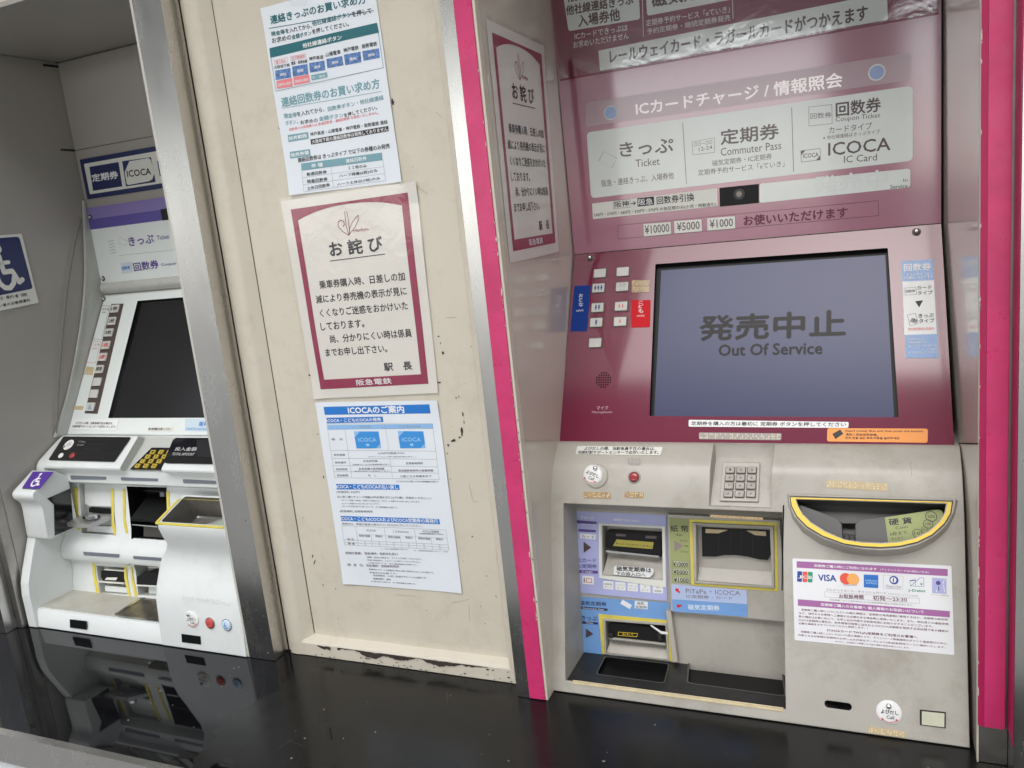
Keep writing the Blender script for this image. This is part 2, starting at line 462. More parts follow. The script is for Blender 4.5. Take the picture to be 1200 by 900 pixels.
def glyphs(s):
    if s not in GC:
        c = bpy.data.curves.new('glyphs', 'FONT'); c.body = s; c.resolution_u = 2
        o = bpy.data.objects.new('glyphs', c)
        me = bpy.data.meshes.new_from_object(o)
        vs = [tuple(v.co) for v in me.vertices]; fs = [list(p.vertices) for p in me.polygons]
        bpy.data.objects.remove(o); bpy.data.meshes.remove(me); bpy.data.curves.remove(c)
        x0 = min(v[0] for v in vs); x1 = max(v[0] for v in vs); y0 = min(v[1] for v in vs); y1 = max(v[1] for v in vs)
        GC[s] = ([((v[0] - x0) / (x1 - x0 or 1), (v[1] - y0) / (y1 - y0 or 1)) for v in vs], fs, (x1 - x0) / (y1 - y0 or 1))
    return GC[s]
def srect(u0, v0, u1, v1):
    return [(u0 * S, v1 * S), (u1 * S, v1 * S), (u1 * S, v0 * S), (u0 * S, v0 * S)]
class Ink:                                   # flat print of one colour, gathered into one part
    def __init__(self, frame, m, parent, n=.0006, name='lettering'):
        self.frame, self.m, self.parent, self.n, self.name = frame, m, parent, n, name
        self.vs, self.fs = [], []
    def add(self, pts, faces, dn=0.0):
        k = len(self.vs)
        self.vs += [(p[0], p[1], self.n + dn) for p in pts]
        self.fs += [[i + k for i in f] for f in faces]
        return self
    def t(self, s, a, bold=0, vert=False):
        u0, v0, u1, v1, h = a
        g, fs, asp = glyphs(s)
        d = Vector((u1 - u0, v1 - v0)); p = Vector((-d.y, d.x)).normalized() * h
        if vert: d, p = p, d
        offs = [(0, 0)]
        if bold:
            w = h * .028 * bold
            offs = [(-w, 0), (w, 0), (0, w), (0, -w)]
        for q, (ox, oy) in enumerate(offs):
            self.add([(u0 + d.x * x + p.x * y + ox, v0 + d.y * x + p.y * y + oy) for x, y in g], fs, q * 1.2e-5)
        return self
    def p(self, pts, dn=-.00008):
        pts = orient(pts)
        if WARP and self.frame == 'door' and len(pts) == 4:
            a, b, c, d = (Vector(q) for q in pts)
            nx = max(1, int((b - a).length / .009)); ny = max(1, int((d - a).length / .009))
            if nx * ny > 1:
                g_ = [tuple((a.lerp(b, i / nx)).lerp(d.lerp(c, i / nx), j / ny)) for j in range(ny + 1) for i in range(nx + 1)]
                return self.add(g_, [[j * (nx + 1) + i, j * (nx + 1) + i + 1, (j + 1) * (nx + 1) + i + 1, (j + 1) * (nx + 1) + i] for j in range(ny) for i in range(nx)], dn)
        return self.add(pts, [list(range(len(pts)))], dn)
    def l(self, a, b, w, dn=0.0):
        return self.p(strip_pts(a, b, w), dn)
    def frame_(self, pts, w, dn=0.0):
        pts = orient(pts); c = Vector((sum(p[0] for p in pts) / len(pts), sum(p[1] for p in pts) / len(pts)))
        k = len(pts)
        inn = []
        for p in pts:
            d = c - Vector(p)
            inn.append(tuple(Vector(p) + Vector((math.copysign(w, d.x), math.copysign(w, d.y)))))
        return self.add(pts + inn, [[i, (i + 1) % k, k + (i + 1) % k, k + i] for i in range(k)], dn)
    def done(self, kind=None, label=None):
        if not self.vs: return None
        return mesh(self.name, self.vs, self.fs, self.m, self.frame, self.parent, kind=kind or 'stuff', label=label)
class Sheet:                                 # affine page coordinates (0..1, y down) on a notice
    def __init__(self, q):                   # TL, TR, BR, BL in frame metres
        self.q = [Vector(a) for a in q]
    def pt(self, x, y):
        a, b, c, d = self.q
        return tuple((a * (1 - x) + b * x) * (1 - y) + (d * (1 - x) + c * x) * y)
    def t(self, x0, yt, yb, x1):
        a, b, c = Vector(self.pt(x0, yb)), Vector(self.pt(x1, yb)), Vector(self.pt(x0, yt))
        return (a.x, a.y, b.x, b.y, (c - a).length)
    def r(self, x0, y0, x1, y1):
        return [self.pt(x0, y0), self.pt(x1, y0), self.pt(x1, y1), self.pt(x0, y1)]
def braille(frame, pts, parent, m, rows=2, cells=6, label=None):
    s = poly('braille_strip', frame, pts, m, parent, 0, .0007, r=.002)
    if label: s['label'] = label
    sh = Sheet(pts); vs, fs = [], []
    rr = random.Random(len(pts) + int(pts[0][0] * 1e4))
    w = (Vector(pts[1]) - Vector(pts[0])).length; h = (Vector(pts[3]) - Vector(pts[0])).length
    r = min(w / cells / 7, h / 9)
    for c in range(cells):
        for i in range(2):
            for j in range(3):
                if rr.random() < .55:
                    x, y = (c + .28 + .36 * i) / cells, .22 + .27 * j
                    k = len(vs); p = sh.pt(x, y)
                    q = circle(p, r, 6)
                    vs += [(a[0], a[1], .0007) for a in q] + [(a[0] * .5 + p[0] * .5, a[1] * .5 + p[1] * .5, .0011) for a in q]
                    fs += [[k + a, k + (a + 1) % 6, k + 6 + (a + 1) % 6, k + 6 + a] for a in range(6)] + [[k + 6 + a for a in range(6)]]
    if vs:
        mesh('braille_dots', vs, fs, dot_m, frame, s, kind='stuff')
    return s
def dome(name, frame, c, r, h, m, parent, n0=0, seg=20, smooth=50, label=None):
    vs, fs = [], []
    prof = [(1, 0), (1, .45), (.92, .75), (.7, .93), (.35, 1)]
    for a, b in prof:
        vs += [(c[0] + r * a * math.cos(2 * PI * i / seg), c[1] + r * a * math.sin(2 * PI * i / seg), n0 + h * b) for i in range(seg)]
    vs.append((c[0], c[1], n0 + h))
    for j in range(len(prof) - 1):
        for i in range(seg):
            k = (i + 1) % seg
            fs.append([j * seg + i, j * seg + k, (j + 1) * seg + k, (j + 1) * seg + i])
    j = (len(prof) - 1) * seg
    for i in range(seg):
        fs.append([j + i, j + (i + 1) % seg, len(vs) - 1])
    fs.append([i for i in range(seg)][::-1])
    return mesh(name, vs, fs, m, frame, parent, smooth=smooth, label=label)
# ================================================================ STRUCTURE
# ground outside
gm = mat('pale_paving_ground', (.30, .29, .27), .8, mottle=.15, mscale=2)
g = box('ground', (-300, -400, -.1), (300, 300, 0), gm); g['kind'] = 'structure'
# building over the street on the far side, seen only in reflections
cm_ = mat('grey_concrete', (.16, .155, .15), .8, mottle=.15, mscale=1)
op = thing('elevated_building', 'grey concrete elevated concourse across the street behind the viewer, mirrored faintly in the panels', 'building', loc=(0, -9, 0))
box('wall', (-40, -9.2, 3.45), (40, -7.2, 9.8), cm_, op)
for i in range(9):
    box('column', (-36 + i * 9 - .4, -8.6, 0), (-36 + i * 9 + .4, -7.8, 3.45), cm_, op)
# station facade, eave
fac = thing('station_wall', 'cream painted station wall round the ticket machine alcoves', 'wall', loc=U(-.5, 1.6, -2.26))
ubox('upper_wall', (-2.3, 1.475, .62), (-1.447, 1.95, 1.9), paint, fac)
ubox('upper_wall', (-1.353, 1.51, .66), (-.716, 1.95, 1.9), paint, fac)
ubox('upper_wall', (-.71, 1.475, .66), (1.6, 1.95, 1.9), paint, fac)
ubox('outer_wall', (-4.2, 1.475, -2.25), (-2.40, 1.95, 1.9), paint, fac)
ubox('outer_wall', (.55, 1.475, -2.25), (2.6, 1.95, 1.9), paint, fac)
ubox('rear_wall', (-4.2, 1.96, -2.25), (2.6, 2.1, 1.9), rubber, fac)
ea = thing('eave_canopy', 'short grey eave sheltering the ticket machines overhead', 'canopy', loc=U(-.5, 1.0, 1.9))
ubox('soffit', (-5.5, 1.235, 1.10), (4.5, 1.47, 1.16), mat('soffit_grey', (.3, .29, .27), .6, mottle=.1), ea)
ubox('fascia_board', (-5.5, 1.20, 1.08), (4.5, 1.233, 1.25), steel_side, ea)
# counter
ct = thing('counter', 'glossy black wet counter with stainless front edge under the ticket machines', 'counter', loc=U(-.5, 1.3, -2.26))
ubox('counter_top', (-4.2, 1.064, -1.04), (2.6, 1.9, -1.0), counter_m, ct)
ubox('edge_trim', (-4.2, 1.045, -1.072), (2.6, 1.063, -.9985), steel, ct)
ubox('front_panel', (-4.2, 1.058, -2.2), (2.6, 1.09, -1.074), mat('pale_front_panel', (.66, .68, .70), .35, mottle=.04), ct)
ubox('plinth', (-4.2, 1.10, -2.255), (2.6, 1.5, -1.042), mat('plinth_dark', (.05, .05, .05), .7), ct)
dv = random.Random(12)
def on_counter(n, x0, x1, y0, y1): return [(dv.uniform(x0, x1) * S, dv.uniform(y0, y1) * S) for _ in range(n)]
def ctop(name, pts, m, r):
    vs, fs = [], []
    for (x, y) in pts:
        rr = r * dv.uniform(.35, 1.3); k = len(vs); sx = dv.uniform(.8, 1.5)
        for a, b in ((1, 0), (.8, .3)):
            vs += [(x + rr * sx * a * math.cos(PI * i / 4), y + rr * a * math.sin(PI * i / 4), FR['top'][0][2] + .0001 + rr * b) for i in range(8)]
        fs += [[k + i, k + (i + 1) % 8, k + 8 + (i + 1) % 8, k + 8 + i] for i in range(8)] + [[k + 8 + i for i in range(8)]]
    return mesh(name, vs, fs, m, 'W', ct, kind='stuff', smooth=60)
ctop('water_drops', on_counter(45, -1.75, .1, 1.08, 1.44), drop_m, .0013)
ctop('dust_specks', on_counter(90, -2.2, .15, 1.07, 1.47), mat('pale_grit', (.13, .125, .115), .8), .00045)
sc_ = Ink('top', mat('scratch_grey', (.05, .05, .05), .5), ct, .0003, 'scratches')
for a in range(26):
    p = (dv.uniform(-1.3, .1) * S, dv.uniform(1.1, 1.42) * S); an = dv.uniform(0, PI); L0 = dv.uniform(.008, .04)
    sc_.l(p, (p[0] + L0 * math.cos(an), p[1] + L0 * math.sin(an)), .0003)
sc_.done()
# alcoves
def alcove(label, x0, x1, x1b, xl_b, ztop, m, grp):
    a = thing('machine_alcove', label, 'alcove', loc=U((x0 + x1) / 2, 1.7, -1), group=grp)
    def wall_panel(xa, xb, sgn, name):
        # tapered side panel from the front (y 1.47) to the back (y 1.945)
        vs = [U(xa, 1.468, -.999), U(xb, 1.945, -.999), U(xb + sgn * .03, 1.945, -.999), U(xa + sgn * .03, 1.468, -.999)]
        vs += [U(xa, 1.468, ztop), U(xb, 1.945, ztop), U(xb + sgn * .03, 1.945, ztop), U(xa + sgn * .03, 1.468, ztop)]
        fs = [[0, 3, 2, 1], [4, 5, 6, 7], [0, 1, 5, 4], [1, 2, 6, 5], [2, 3, 7, 6], [3, 0, 4, 7]]
        if sgn > 0: fs = [f[::-1] for f in fs]
        return mesh(name, vs, fs, m, 'W', a)
    wall_panel(x0, xl_b, -1, 'side_panel')
    wall_panel(x1, x1b, 1, 'side_panel')
    ubox('back_panel', (xl_b + .002, 1.932, -.999), (x1b - .002, 1.943, ztop - .002), m, a)
    ubox('ceiling_panel', (min(x0, xl_b) + .003, 1.468, ztop + .001), (x1 - .003, 1.944, ztop + .012), m, a)
    return a
al_r = alcove('shiny beige alcove around the maroon ticket machine', -.643, .155, .137, -.652, .655, paint_side, 'ticket machine alcoves')
al_l = alcove('dull grey alcove around the white ticket machine with a wheelchair sign on its side', -2.253, -1.444, -1.444, -2.253, .612, paint_grey, 'ticket machine alcoves')
mat('grey_joint', (.12, .11, .10), .8)
poly('seam', 'hl', [(-2.249 * S, .352 * S), (-1.46 * S, .352 * S), (-1.46 * S, .3535 * S), (-2.249 * S, .3535 * S)], MATS['grey_joint'], al_l, 0, .0012)
for q in ([(0.1892,0.4064),(0.1882,0.4022),(0.2237,0.4032),(0.2247,0.4075)], [(0.19,0.2406),(0.1892,0.2372),(0.2248,0.2366),(0.2257,0.2405)]):
    poly('hinge_slot', 'aw', q, black, al_l, 0, .0008)
# panel seam lines on the right alcove's sides
poly('seam', 'rw', [(-0.4038,-0.4308),(-0.4039,-0.4331),(0.1428,-0.2745),(0.1427,-0.2732)], rubber, al_r, .0012, .0016)
poly('seam', 'lw', [(-0.0995,-0.2848),(-0.0998,-0.2859),(0.0406,-0.3304),(0.041,-0.3292)], paint, al_r, .0004, .0012)

def blob(c, rx, ry, ang, k=9, seed=0):
    rr = random.Random(seed * 31 + int(c[0] * 9999)); out = []
    for i in range(k):
        a = 2 * PI * i / k; q = rr.uniform(.55, 1.2)
        x, y = rx * q * math.cos(a), ry * q * math.sin(a)
        out.append((c[0] + x * math.cos(ang) - y * math.sin(ang), c[1] + x * math.sin(ang) + y * math.cos(ang)))
    return out
# posts -----------------------------------------------------------------
post = thing('stainless_post', 'wide stainless post between the white machine and the cream door panel', 'post', loc=U(-1.4, 1.48, -1), group='stainless posts between the alcoves')
ubox('front_face', (-1.4435, 1.457, -.9985), (-1.364, 1.509, .95), steel, post)
ubox('edge_lip', (-1.4515, 1.4585, -.9985), (-1.445, 1.51, .95), mat('pale_edge_lip', (.5, .48, .44), .4), post)
rsp = random.Random(3)
def drops(name, frame, pts, parent, r=.0012):
    vs, fs = [], []
    for (x, y) in pts:
        rr = r * rsp.uniform(.5, 1.2)
        k = len(vs)
        for a, b in ((1, 0), (.75, .45)):
            vs += [(x + rr * a * math.cos(PI * i / 4), y + rr * a * math.sin(PI * i / 4), .0002 + rr * b) for i in range(8)]
        vs.append((x, y, .0002 + rr * .6))
        fs += [[k + i, k + (i + 1) % 8, k + 8 + (i + 1) % 8, k + 8 + i] for i in range(8)]
        fs += [[k + 8 + i, k + 8 + (i + 1) % 8, k + 16] for i in range(8)]
    return mesh(name, vs, fs, drop_m, frame, parent, kind='stuff', smooth=60)
drops('water_drops', 'fac', [(-0.9528,-0.6428),(-0.9391,-0.6196),(-0.9314,-0.6342),(-0.9286,-0.5939),(-0.9427,-0.5846),(-0.9294,-0.5454),(-0.9175,-0.5564),(-0.9345,-0.5188),(-0.9334,-0.4711),(-0.9481,-0.6548),(-0.9332,-0.6608),(-0.9468,-0.5697),(-0.9312,-0.4269),(-0.9525,-0.4947),(-0.9254,-0.5002),(-0.9386,-0.355)], post)
fp = thing('stainless_post', 'dark stainless post at the far left edge beside the white machine', 'post', loc=U(-2.33, 1.45, -1), group='stainless posts between the alcoves')
ubox('front_face', (-2.40, 1.405, -.9985), (-2.279, 1.4665, .95), steel, fp)
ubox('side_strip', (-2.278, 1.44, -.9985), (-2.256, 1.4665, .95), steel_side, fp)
pk = thing('pink_edged_post', 'stainless post with pink tape between the door panel and the maroon machine', 'post', loc=U(-.68, 1.48, -1), group='pink taped posts')
ubox('front_face', (-.713, 1.455, -.9985), (-.684, 1.506, .95), steel, pk)
ubox('pink_tape', (-.6838, 1.4535, -.9975), (-.6485, 1.475, .95), pink, pk)
ubox('painted_edge', (-.6483, 1.456, -.9985), (-.6425, 1.475, .95), paint, pk)
pr = thing('pink_edged_post', 'stainless post with pink tape at the right edge beside the maroon machine', 'post', loc=U(.2, 1.46, -1), group='pink taped posts')
ubox('painted_edge', (.1535, 1.456, -.9985), (.1562, 1.4675, .95), paint, pr)
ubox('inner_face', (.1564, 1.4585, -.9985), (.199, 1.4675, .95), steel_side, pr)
# tape wraps a shallow bevel: narrow return with its shade put into a darker pink, then the flat band
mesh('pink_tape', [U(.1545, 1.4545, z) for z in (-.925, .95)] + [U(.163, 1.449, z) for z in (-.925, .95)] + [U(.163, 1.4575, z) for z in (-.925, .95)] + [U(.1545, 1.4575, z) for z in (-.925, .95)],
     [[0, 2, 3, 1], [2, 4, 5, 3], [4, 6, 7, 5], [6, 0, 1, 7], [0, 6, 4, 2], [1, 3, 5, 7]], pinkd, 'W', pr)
ubox('pink_tape', (.1633, 1.449, -.925), (.194, 1.4575, .95), pink, pr)
ubox('stainless_column', (.2, 1.40, -.9985), (.545, 1.5, .95), steel, pr)
ubox('pink_tape', (.1985, 1.404, -.925), (.1997, 1.4575, .95), pinkd, pr)  # steel side of the column; the pink mirrored in it is painted on
drops('water_drops', 'fac', [(0.1161,-0.2841),(0.1132,-0.347),(0.1189,-0.2398),(0.1177,-0.4043),(0.1156,-0.4551),(0.1217,-0.1937)], pr, .001)
# chipped paint flakes along the edge
def chips(name, frame, lst, m, parent, n=.0005):
    i = Ink(frame, m, parent, n, name)
    for j, (c, rx, ry, an) in enumerate(lst):
        i.p(blob(c, rx, ry, an, seed=j), 0)
    return i.done()

nk = random.Random(21)
for par, X, Y0 in ((pr, .1549, 1.4544), (pk, -.6483, 1.4534)):
    ck_ = Ink('fac', paint, par, (1.457 - Y0) * S + .0004, 'tape_nicks')
    for a in range(26):
        z_ = nk.uniform(-.9, .5); big = nk.random() < .25
        ck_.p(blob((X * S + nk.uniform(-.0004, .0004), z_ * S), .0010 if big else .0006, nk.uniform(.001, .007 if big else .003), 0, seed=a), 0)
    ck_.done()
# cream door panel -------------------------------------------------------
dp = thing('door_panel', 'cream painted recessed door panel with chipped paint carrying three notices', 'panel', loc=U(-1.05, 1.5, -1))
ubox('panel_sheet', (-1.30, 1.5252, -.96), (-.735, 1.545, .66), paint, dp)
# left jamb: rounded bead then a slope back to the panel
jp = [(-1.3625, 1.512), (-1.352, 1.512), (-1.350, 1.503), (-1.342, 1.4985), (-1.325, 1.498), (-1.312, 1.500), (-1.306, 1.505), (-1.287, 1.524), (-1.287, 1.54), (-1.3625, 1.54)]
def vprism(name, prof, z0, z1, m, parent, smooth=None):
    k = len(prof)
    vs = [U(x, y, z0) for x, y in prof] + [U(x, y, z1) for x, y in prof]
    fs = [list(range(k))[::-1], list(range(k, 2 * k))] + [[i, (i + 1) % k, k + (i + 1) % k, k + i] for i in range(k)]
    a = sum(prof[i][0] * prof[(i + 1) % k][1] - prof[(i + 1) % k][0] * prof[i][1] for i in range(k))
    if a < 0: fs = [f[::-1] for f in fs]
    return mesh(name, vs, fs, m, 'W', parent, smooth=smooth)
vprism('jamb', jp, -.9985, .66, paint, dp, 40)
vprism('jamb', [(-.752, 1.524), (-.748, 1.503), (-.742, 1.4985), (-.7155, 1.4985), (-.7155, 1.54), (-.752, 1.54)], -.9985, .66, paint, dp, 40)
xprism('bottom_rail', [(1.54, -.9985), (1.4998, -.9985), (1.4998, -.966), (1.504, -.960), (1.5245, -.9535), (1.54, -.9535)], -1.335, -.737, paint, dp)
for c_ in ([(-1.2875, 1.0), (-1.2845, 1.0)],):
    poly('seam', 'door', [(-1.2885 * S, -.95 * S), (-1.2855 * S, -.95 * S), (-1.2865 * S, .62 * S), (-1.288 * S, .62 * S)], mat('dark_joint', (.08, .06, .045), .8), dp, 0, .0009)
chl = []
for (c, rx, ry, an) in (
    ((-0.5403,-0.2633),.0012,.005,.1),((-0.5399,-0.2751),.0008,.003,0),((-0.5451,-0.2894),.0022,.006,-.1),((-0.5498,-0.2976),.002,.0015,0),((-0.5609,-0.3025),.0045,.002,.25),((-0.5701,-0.3102),.002,.0022,.7),((-0.5729,-0.3227),.0012,.0012,0),
    ((-0.5611,-0.2819),.0006,.0006,0),((-0.8007,-0.3653),.0016,.003,0),((-0.7989,-0.2942),.0015,.001,0),((-0.8467,-0.5019),.0012,.0045,-.5),((-0.845,-0.5126),.0012,.005,-.5),((-0.8349,-0.5519),.001,.0015,.5),((-0.8109,-0.5567),.001,.0018,.3),
    ((-0.5488,-0.4507),.0016,.0013,.3),((-0.5684,-0.4908),.0008,.0008,0),((-0.8535,-0.4351),.001,.0012,0),((-0.5732,-0.3619),.001,.0008,0),
    ((-0.5642,-0.1492),.002,.0007,.4),((-0.5603,-0.1732),.0022,.0028,.4),((-0.5623,-0.1589),.0008,.002,0),((-0.7978,-0.2),.0025,.0025,.3),((-0.5721,-0.2162),.003,.0012,.1),
    ((-0.5906,0.1748),.0022,.005,0),((-0.5717,0.0868),.0008,.0008,0),((-0.7846,0.1665),.0008,.002,0),
    ((-0.5645,-0.1486),.0012,.0009,0),((-0.5479,-0.2389),.0008,.002,.1),((-0.5433,-0.2371),.0007,.0022,.1),((-0.515,-0.1654),.0008,.0009,0),((-0.5302,-0.2175),.0006,.0006,0),
    ((-0.8346,-0.5526),.002,.0006,.7),((-0.8149,-0.6104),.001,.001,0),((-0.8314,-0.5874),.0008,.0008,0),((-0.6442,-0.5786),.0009,.0007,0),((-0.5486,-0.563),.0012,.0008,.3),((-0.5446,-0.5909),.0012,.0009,0),((-0.5325,-0.512),.0012,.0012,0),((-0.5208,-0.5437),.0006,.003,.6),
    ((-0.9037,0.0891),.0009,.004,0),((-0.8774,0.0722),.0009,.005,0),((-0.8697,0.0382),.0007,.003,0)):
    chl.append((c, rx, ry, an))
chips('paint_chips', 'door', chl, rust, dp)
dsc = Ink('door', mat('brown_scratch', (.30, .24, .16), .6), dp, .0004, 'scratches')
for a, b in (((-0.6976,-0.557), (-0.6606,-0.5563)), ((-0.598,-0.5621), (-0.5674,-0.553)), ((-0.544,-0.368), (-0.5408,-0.3924)), ((-0.5411,-0.3953), (-0.5327,-0.3956)), ((-0.5491,-0.1229), (-0.5328,-0.123)), ((-0.5279,0.1532), (-0.5186,0.144)), ((-0.5713,0.0622), (-0.5542,0.0481)), ((-0.5687,-0.5634), (-0.5704,-0.5894))):
    dsc.l(a, b, .0005)
dsc.done()
rl = Ink('rail', rust, dp, .0014, 'paint_chips')
rr = random.Random(5)
top, bot = [], []
NS = 110
wob = 0
for i in range(NS + 1):
    t = i / NS
    x = -1.262 + t * (-.80 + 1.262)
    wob = .75 * wob + rr.uniform(-.0022, .0022)
    th = (.0025 + .014 * max(0, math.sin(PI * min(1, t * 1.05))) ** .6) * (.55 + .45 * math.sin(t * 23) * math.sin(t * 7.3))
    top.append((x * S, (.9 - .9662 - max(0, wob * .4)) * S))
    bot.append((x * S, (.9 - .9668 - max(.0004, th + wob)) * S))
for i in range(NS):
    if not (.08 < i / NS < .12): rl.p([top[i], top[i + 1], bot[i + 1], bot[i]], 0)
for i in range(40):
    rl.p(blob((rr.uniform(-1.34, -.72) * S, (.9 - rr.choice((.995, .994, .985, .972, .99))) * S), rr.uniform(.0008, .003), rr.uniform(.0005, .0015), 0, seed=i), 0)
rl.done()
fl_ = Ink('fac', rust, pk, .0008, 'paint_chips')
for y in (452, 468, 520, 575, 640, 700, 480):
    fl_.p(blob((-1.242,0.4211) if False else (-.6455 * S + rr.uniform(-.001, .001), (-(y - 205) / 640) * S), .0008, .002, 0, seed=y))
fl_.done()

# ================================================================ MAROON TICKET MACHINE
tm = thing('ticket_machine', 'maroon and grey ticket machine whose screen says out of service', 'ticket machine', loc=U(-.25, 1.7, -1), group='ticket machines set in the alcoves')
hp = [(1.679, -.4935), (1.672, -.4945), (1.665, -.497), (1.631, -.525), (1.623, -.5335), (1.5955, -.587), (1.5905, -.5985), (1.582, -.625)]
prof = hp + [(1.526, -.86), (1.504, -.95), (1.4926, -.9975), (1.90, -.9975), (1.90, -.4935)]
body = xprism('housing', prof, -.6475, .146, plas, tm)
cuts = []
cv = xprism('cutter', [(1.3, -.612), (1.585, -.6045), (1.600, -.609), (1.622, -.6185), (1.645, -.632), (1.660, -.640), (1.665, -.648), (1.626, -.990), (1.503, -.990), (1.501, -.974), (1.3, -.974)], -.616, -.165, plas_in)
cuts.append(cv)
# keypad recess
kx = lambda z: (-.312 + (-.53 - z) * .10, -.168 - (-.47 - z) * .14)
kv, kf = [], []
for (y, z) in [(1.45, -.600), (1.598, -.600), (1.668, -.525), (1.677, -.500), (1.675, -.488), (1.45, -.488)]:
    a, b = kx(z)
    if y > 1.6: a, b = a + .012, b - .012
    kv += [U(a, y, z), U(b, y, z)]
kf = [[0, 2, 4, 6, 8, 10], [11, 9, 7, 5, 3, 1]] + [[2 * i, 2 * i + 1, (2 * i + 3) % 12, (2 * i + 2) % 12] for i in range(6)]
cuts.append(fixn(mesh('cutter', kv, kf, plas_in)))
# openings behind the card windows and the bowl
win1 = [(-0.3756,-0.0252),(-0.2856,-0.0252),(-0.2877,-0.1014),(-0.3789,-0.1003)]
win2 = [(-0.3785,-0.1718),(-0.2858,-0.1698),(-0.2849,-0.223),(-0.38,-0.223)]
cuts.append(cutter('st', win1, -.022, .01, plas_in))
cuts.append(cutter('st', win2, -.022, .01, plas_in))
bowl_in = [(-0.0938,-0.0113),(-0.0913,-0.0195),(-0.0854,-0.0301),(-0.0754,-0.0403),(-0.0584,-0.0509),(-0.0356,-0.0601),(-0.0149,-0.0621),(0.0054,-0.062),(0.0255,-0.0594),(0.0438,-0.0538),(0.0587,-0.0447),(0.0705,-0.0323),(0.0771,-0.0209),(0.0792,-0.0103)]
slot_px = [(-0.0611,-0.0604),(-0.0347,-0.0605),(-0.0324,-0.0624),(-0.0316,-0.0651),(-0.0325,-0.068),(-0.0354,-0.0697),(-0.0605,-0.0694),(-0.0633,-0.0677),(-0.0643,-0.0649),(-0.0634,-0.0619)]
cuts.append(cutter('rc', slot_px, -.02, .01, black))
cut(body, cuts)
body.data.update()
# coin cup
rim_o = [(-0.1037,-0.0045),(-0.1024,-0.018),(-0.096,-0.0335),(-0.0834,-0.0474),(-0.0619,-0.0602),(-0.0356,-0.0681),(-0.0151,-0.071),(0.0052,-0.0712),(0.0269,-0.0684),(0.0468,-0.0618),(0.0633,-0.0518),(0.0776,-0.0374),(0.0863,-0.0215),(0.0898,-0.0044)]
def loft(name, A, fa, B, fb, m, parent, na=0, nb=0, smooth=None, cap_a=True):
    k = len(A)
    va = [FM[fa] @ Vector((p[0], p[1], na)) for p in A]; vb = [FM[fb] @ Vector((p[0], p[1], nb)) for p in B]
    fs = [[i, (i + 1) % k, k + (i + 1) % k, k + i] for i in range(k)]
    if cap_a: fs.append(list(range(k))[::-1])
    fs.append(list(range(k, 2 * k)))
    me_ = mesh(name, va + vb, fs, m, 'W', parent, smooth=smooth)
    import bmesh
    b = bmesh.new(); b.from_mesh(me_.data); bmesh.ops.recalc_face_normals(b, faces=b.faces); b.to_mesh(me_.data); b.free()
    return me_
base_o = [(-0.1048,0.0363),(-0.1046,0.0207),(-0.0998,0.0034),(-0.0882,-0.0134),(-0.0666,-0.0275),(-0.0382,-0.0362),(-0.0155,-0.0386),(0.0051,-0.0381),(0.0289,-0.0351),(0.049,-0.028),(0.0672,-0.0159),(0.0813,-0.0007),(0.0897,0.0178),(0.0921,0.0363)]
cup = loft('coin_cup', rim_o, 'cr', base_o, 'ra', plas, tm, .0005, -.004, smooth=50)
bc = cutter('cr', bowl_in, -.045, .02, bowlg)
bc2 = cutter('cr', bowl_in, -.045, .02, bowlg)
cut(cup, [bc]); cut(body, [bc2])
rg_i = [(-0.0951,-0.0108),(-0.0924,-0.0196),(-0.0863,-0.0311),(-0.0759,-0.0418),(-0.0587,-0.0525),(-0.0356,-0.0614),(-0.0149,-0.0636),(0.0054,-0.0635),(0.0258,-0.0608),(0.0444,-0.055),(0.0597,-0.0458),(0.0718,-0.0331),(0.0784,-0.0214),(0.0809,-0.0092)]
rg_o = [(-0.1007,-0.009),(-0.0991,-0.0199),(-0.0923,-0.0333),(-0.0802,-0.0459),(-0.061,-0.0572),(-0.036,-0.0654),(-0.015,-0.0675),(0.0053,-0.0674),(0.0262,-0.0646),(0.0459,-0.0586),(0.0621,-0.0489),(0.0756,-0.0351),(0.0829,-0.0223),(0.0856,-0.0079)]
rg_m = [(-0.1022,-0.0065),(-0.1005,-0.0199),(-0.0934,-0.0345),(-0.0813,-0.0475),(-0.0615,-0.0589),(-0.036,-0.067),(-0.015,-0.0693),(0.0053,-0.0692),(0.0265,-0.0664),(0.0465,-0.0602),(0.063,-0.0503),(0.0768,-0.0362),(0.0843,-0.0227),(0.0873,-0.006)]
ring('ring_seat', 'cr', rg_m, rg_o, bowlg, tm, .0002, .0012)
yr = ring('yellow_rim', 'cr', rg_o, rg_i, yellow2, tm, .0002, .0018)
# sloping blocks inside the bowl that lead coins to the slot
bw = thing_part = poly('bowl_back', 'cr', [(-0.0967,-0.0059),(0.0846,-0.0059),(0.0761,-0.0145),(-0.0232,-0.033),(-0.0389,-0.0337),(-0.0892,-0.0135)], bowlg, tm, -.044, -.030)
poly('coin_guide', 'cr', [(-0.0929,-0.0137),(-0.0442,-0.0311),(-0.0393,-0.0385),(-0.0382,-0.0615),(-0.0583,-0.0521),(-0.0763,-0.0403),(-0.0858,-0.0295)], bowlg, tm, -.044, -.0135, smooth=30)
poly('coin_guide', 'cr', [(0.0764,-0.0149),(-0.018,-0.0309),(-0.0236,-0.0378),(-0.0235,-0.0626),(0.0054,-0.0616),(0.0255,-0.059),(0.0438,-0.0534),(0.0587,-0.0444),(0.0706,-0.0319),(0.0768,-0.021)], bowlg, tm, -.044, -.0135, smooth=30)
poly('coin_slot', 'cr', [(-0.0379,-0.0461),(-0.024,-0.0463),(-0.0238,-0.0618),(-0.0377,-0.0611)], black, tm, -.044, -.03)
poly('slot_flap', 'cr', [(-0.0372,-0.0483),(-0.0317,-0.0484),(-0.0317,-0.058),(-0.0369,-0.0577)], charc, tm, -.03, -.028)
